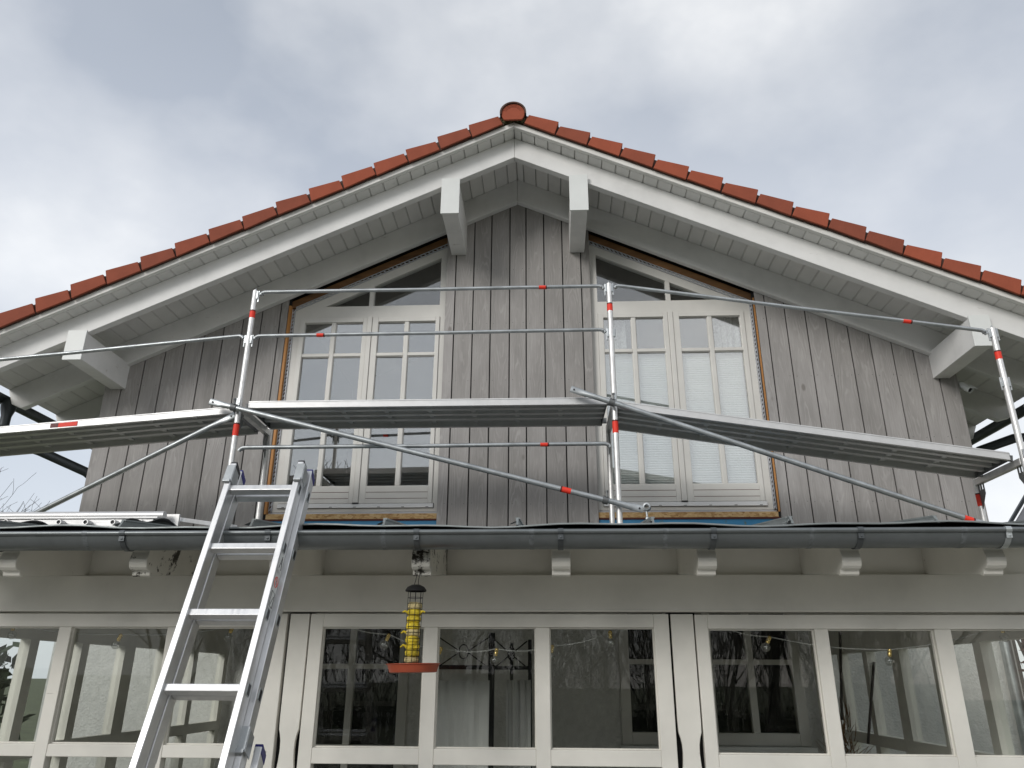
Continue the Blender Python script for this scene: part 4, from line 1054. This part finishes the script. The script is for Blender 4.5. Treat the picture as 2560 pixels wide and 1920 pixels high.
for i in range(260):
    a = random.uniform(-1, 1); t = random.uniform(0, 1); p = Vector((bx_.x - .12 + .1 * a, 6.2 + random.uniform(-.08, .08), .75 + t * .62)); w_ = .11 * math.sin(math.pi * min(1, t + .12)) + .02
    q = p + Vector((random.uniform(-w_, w_), random.uniform(-w_, w_), random.uniform(.05, .16))); fl.tube([p, q], .0035, 4, r1=.001)
fl.build('plume', M['pampas'], pg)
for i in range(5): MB().tube([(bx_.x - .1 + i * .02, 6.2, .06), (bx_.x - .13 + i * .035, 6.2, .9)], .005, 5).build('stalk', M['pampas'], pg)
for k, (pa, pb) in enumerate((((2170, 1860), (2185, 1655)), ((2105, 1800), (2100, 1580)))):
    MB().tube([W(*pa, 6.1), W(*pb, 6.1)], .010, 6).build('cane', M['bark'], pg)

# blinds and curtains of the right upper window
def pleat(x0, x1, z0, z1, label):
    mb = MB(); z = z0; pts = []; i = 0
    while z < z1: pts.append((7.535 + (.008 if i % 2 else -.008), z)); z += .0125; i += 1
    for y, z in pts: mb.v += [Vector((x0, y, z)), Vector((x1, y, z))]
    for k in range(len(pts) - 1): mb.f.append((2 * k, 2 * k + 1, 2 * k + 3, 2 * k + 2))
    o = mb.build('pleated_blind', M['blind']); md = o.modifiers.new('Solidify', 'SOLIDIFY'); md.thickness = .002
    tag(o, label, 'blind', 'pleated blinds in the right upper window')
pleat(.60, 1.275, 3.42, 4.855, 'white pleated blind behind the left casement of the right upper window')
pleat(1.365, 2.05, 3.42, 4.855, 'white pleated blind behind the right casement of the right upper window')
def curtain(x0, x1, label):
    mb = MB(); nx, nz = 30, 8
    for i in range(nx + 1):
        for j in range(nz + 1):
            u = i / nx; v = j / nz; mb.v.append(Vector((x0 + (x1 - x0) * u + .02 * v * math.sin(7 * u), 7.60 + .022 * math.sin(24 * u) + .006 * math.sin(53 * u), 5.34 - v * .62)))
    for i in range(nx):
        for j in range(nz): k = i * (nz + 1) + j; mb.f.append((k, k + 1, k + nz + 2, k + nz + 1))
    o = mb.build('lace_curtain', M['lace'], None, smooth=True); md = o.modifiers.new('Solidify', 'SOLIDIFY'); md.thickness = .002
    tag(o, label, 'curtain', 'lace curtains in the right upper window')
curtain(.57, .84, 'lace curtain gathered at the left side of the right upper window')
curtain(1.80, 2.06, 'lace curtain gathered at the right side of the right upper window')

# ------------------------------------------------------------------ trees, hedge, neighbours
def bare_tree(name, base, h, label, seed, r0=.14, levels=5, lean=(0, 0), spread=.55, group=None, twig=.0035, seglen=.30):
    rnd = random.Random(seed); root = empty(name, base, label, 'tree', group)
    tr = MB(); tw = MB()
    def grow(p, d, ln, r, lv):
        n_ = 4 if lv > 1 else 3; path = [p]; q = p; dd = d
        for i in range(n_):
            dd = (dd + Vector((rnd.gauss(0, .12), rnd.gauss(0, .12), rnd.gauss(.05, .08)))).normalized(); q = q + dd * (ln / n_); path.append(q)
        r1 = max(twig, r * .55)
        (tr if lv >= levels else tw).tube(path, r, 7 if lv >= levels - 1 else (5 if lv > 2 else 3), cap=False, r1=r1)
        if lv == 0: return
        for k in range(rnd.choice((3, 4, 4)) if lv > 1 else rnd.choice((2, 3, 4))):
            u = rnd.uniform(.35, 1) if k else 1.0; i = min(n_ - 1, int(u * n_)); b = path[i].lerp(path[i + 1], u * n_ - i) if i < n_ else path[-1]
            nd = (dd + Vector((rnd.gauss(0, spread), rnd.gauss(0, spread), rnd.gauss(.12, .3)))).normalized()
            grow(b, nd, ln * rnd.uniform(.55, .8), max(twig, r1 * rnd.uniform(.55, .85)), lv - 1)
    grow(Vector(base), Vector((lean[0], lean[1], 1)).normalized(), h * .36, r0, levels)
    tr.build('trunk', M['bark'], root, smooth=True); tw.build('crown', M['bark'], root)
    return root
lt = W(10, 1240, 17)
bare_tree('bare_tree', (lt.x - .5, 17, 0), 7.4, 'bare winter tree with fine twigs at the left edge beside the house', 5, .16, 5, (.12, 0), .6, 'bare trees behind the house', .004)
bare_tree('bare_tree', (W(2500, 1300, 44).x, 44, 0), 10.5, 'distant bare tree between the scaffold post and the grey roof at right', 9, .25, 5, (0, 0), .6, 'bare trees behind the house', .016)
for i, (x, y, h, sd, lb) in enumerate(((-5.0, -6.0, 8.0, 21, 'bare garden tree reflected in the left veranda windows'), (-.6, -9.0, 9.0, 22, 'bare garden tree reflected in the centre veranda window'), (3.6, -7.0, 8.0, 23, 'bare garden tree reflected in the right veranda windows'))):
    bare_tree('garden_tree', (x, y, 0), h, lb, sd, .13, 5, (0, 0), .6, 'garden trees behind the viewer', .006)
def copy_tree(src, loc, rz, sc, label):
    r = src.copy(); COL.objects.link(r); r.location = loc; r.rotation_euler = (0, 0, rz); r.scale = (sc, sc, sc); r['label'] = label
    for ch in src.children:
        c = ch.copy(); COL.objects.link(c); c.parent = r
    return r
proto = [o for o in bpy.data.objects if o.name.startswith('garden_tree')]
for i, (x, y, sc) in enumerate(((-8.4, -9.5, .8), (-6.6, -12.0, .95), (-3.2, -11.5, .62), (-1.9, -13.2, .8), (1.2, -12.4, .70), (2.4, -10.2, .55), (5.6, -11.8, .9), (7.8, -9.0, .75))):
    copy_tree(proto[i % 3], (x, y, 0), 1.1 * i, sc, ('bare tree of the garden row, %s from the left behind the viewer' % ('first second third fourth fifth sixth seventh eighth'.split()[i])))
# bare multi-stemmed shrubs nearer to the viewer's back
shr = empty('garden_shrub', (-2.9, -5.2, 0), 'bare multi stemmed shrub, first from the left of the row behind the viewer', 'shrub', 'bare shrubs behind the viewer')
rs = random.Random(3); sb = MB()
def stem(p, d, ln, r, lv):
    path = [p]; q = p; dd = d
    for i in range(5): dd = (dd + Vector((rs.gauss(0, .09), rs.gauss(0, .09), rs.gauss(.03, .05)))).normalized(); q = q + dd * (ln / 5); path.append(q)
    sb.tube(path, r, 4, cap=False, r1=max(.003, r * .5))
    if lv:
        for k in range(rs.choice((4, 5, 6))):
            u = rs.uniform(.3, 1); i = min(4, int(u * 5)); b = path[i].lerp(path[i + 1], u * 5 - i)
            stem(b, (dd + Vector((rs.gauss(0, .4), rs.gauss(0, .4), rs.gauss(.2, .2)))).normalized(), ln * rs.uniform(.35, .6), max(.003, r * rs.uniform(.4, .6)), lv - 1)
for k in range(13):
    a = rs.uniform(0, 6.283); stem(Vector((-2.9 + .25 * math.cos(a), -5.2 + .25 * math.sin(a), 0)), Vector((.45 * math.cos(a), .45 * math.sin(a), 1)).normalized(), rs.uniform(1.5, 2.6), rs.uniform(.012, .024), 3)
sb.build('stems', M['bark'], shr)
for i, (x, y, sc) in enumerate(((-1.1, -6.3, 1.15), (.7, -5.6, .95), (2.3, -6.6, 1.2), (4.2, -5.4, 1.0), (-5.2, -7.0, 1.2), (6.2, -7.2, 1.25))):
    copy_tree(shr, (x, y, 0), 1.7 * i + .6, sc, 'bare multi stemmed shrub, %s of the row behind the viewer' % ('second third fourth fifth sixth seventh'.split()[i]))
# small conifer tip behind the right rear post
cf0 = W(2470, 1318, 30)
cn = empty('conifer', (cf0.x, 30, 0), 'slim conifer tip just right of the red banded rear post', 'tree')
MB().tube([(cf0.x, 30, 0), (cf0.x, 30, W(2470, 1284, 30).z)], .09, 6, r1=.01).build('trunk', M['bark'], cn)
nb = MB(); zt_ = W(2470, 1284, 30).z
for i in range(420):
    u = random.random() ** .6; z = zt_ - u * 3.2; r = .06 + u * .75; a = random.uniform(0, 6.28)
    p = Vector((cf0.x + .03 * math.cos(a), 30 + .03 * math.sin(a), z)); q = p + Vector((r * math.cos(a), r * math.sin(a), -.12 * u + random.uniform(-.05, .1))); nb.tube([p, q], .025, 3, r1=.008)
nb.build('crown', M['hedge'], cn)
# neighbour's house at the right edge
nx0 = W(2533, 1312, 21); nx1 = W(2566, 1256, 21)
nbh = empty('neighbour_house', (nx0.x + 4, 17, 0), 'grey slate roofed neighbouring house at the right edge beyond the scaffold', 'house')
ez = nx0.z - .4; sl_ = (nx1.z - nx0.z) / (nx1.x - nx0.x); ex_ = nx0.x - .4 / sl_
MB().xz([(ex_, ez), (ex_ + 4.2, ez + 4.2 * sl_), (ex_ + 8.4, ez)], 13, 21).build('roof', M['slate'], nbh)
MB().xz([(ex_ - .06, ez - .02), (ex_ + 4.2, ez + 4.2 * sl_ + .05), (ex_ + 8.46, ez - .02), (ex_ + 8.46, ez + .10), (ex_ + 4.2, ez + 4.2 * sl_ + .20), (ex_ - .06, ez + .10)], 21.005, 21.1).build('verge', M['zinc_dark'], nbh)
MB().box(ex_ + .4, ex_ + 8.0, 13.2, 20.8, 0, ez - .001).build('wall', M['plaster'], nbh)
# hedges: left beside the veranda and at the end of the garden behind the viewer
def hedge(x0, x1, y0, y1, z1, n_, label, name='hedge', s=.07):
    mb = MB()
    for i in range(n_):
        f_ = random.random()
        p = Vector((random.uniform(x0, x1), random.uniform(y0, y1), z1 * random.random() ** .8)); a = Vector((random.gauss(0, 1), random.gauss(0, 1), random.gauss(0, 1))).normalized(); b = a.orthogonal().normalized()
        mb.add([p, p + a * s + b * s * .35, p + a * s * 1.8, p + a * s - b * s * .35], [(0, 1, 2, 3)])
    mb.box(x0 + .1, x1 - .1, y0 + .1, y1 - .1, 0, z1 - .15)
    o = mb.build(name, M['hedge']); tag(o, label, 'hedge', 'evergreen hedges'); return o
hedge(-4.7, -3.7, 4.3, 5.6, 1.80, 3200, 'dark ivy hedge seen through the leftmost veranda pane')
hedge(-14, 14, -15.4, -14.4, .95, 4200, 'low evergreen hedge along the garden behind the viewer, reflected low in the glass', s=.12)
hedge(4.15, 4.7, 6.9, 7.6, 2.4, 900, 'reddish bare creeper on the plaster wall at the far right pane', 'creeper', .05)
bpy.data.objects['creeper'].data.materials[0] = M['brown']
for sx_, lb in ((-1, 'unseen tall evergreen screen added left of the viewer to darken the horizon'), (1, 'unseen tall evergreen screen added right of the viewer to darken the horizon')):
    hedge(min(sx_ * 15, sx_ * 17), max(sx_ * 15, sx_ * 17), -14, 3, 5.0, 4200, lb, 'added_evergreen_screen', .20)  # unseen foliage added on both sides to darken the low horizon in reflections
fe = empty('garden_fence', (-2.5, -8.2, 0), 'white picket railing reflected in the left pane of the centre window', 'fence')
for i in range(14): MB().box(-3.5 + i * .15, -3.44 + i * .15, -8.2, -8.16, 0, 1.0).build('picket', M['fence'], fe)
MB().box(-3.6, -1.4, -8.16, -8.10, .92, .99).build('handrail', M['fence'], fe)
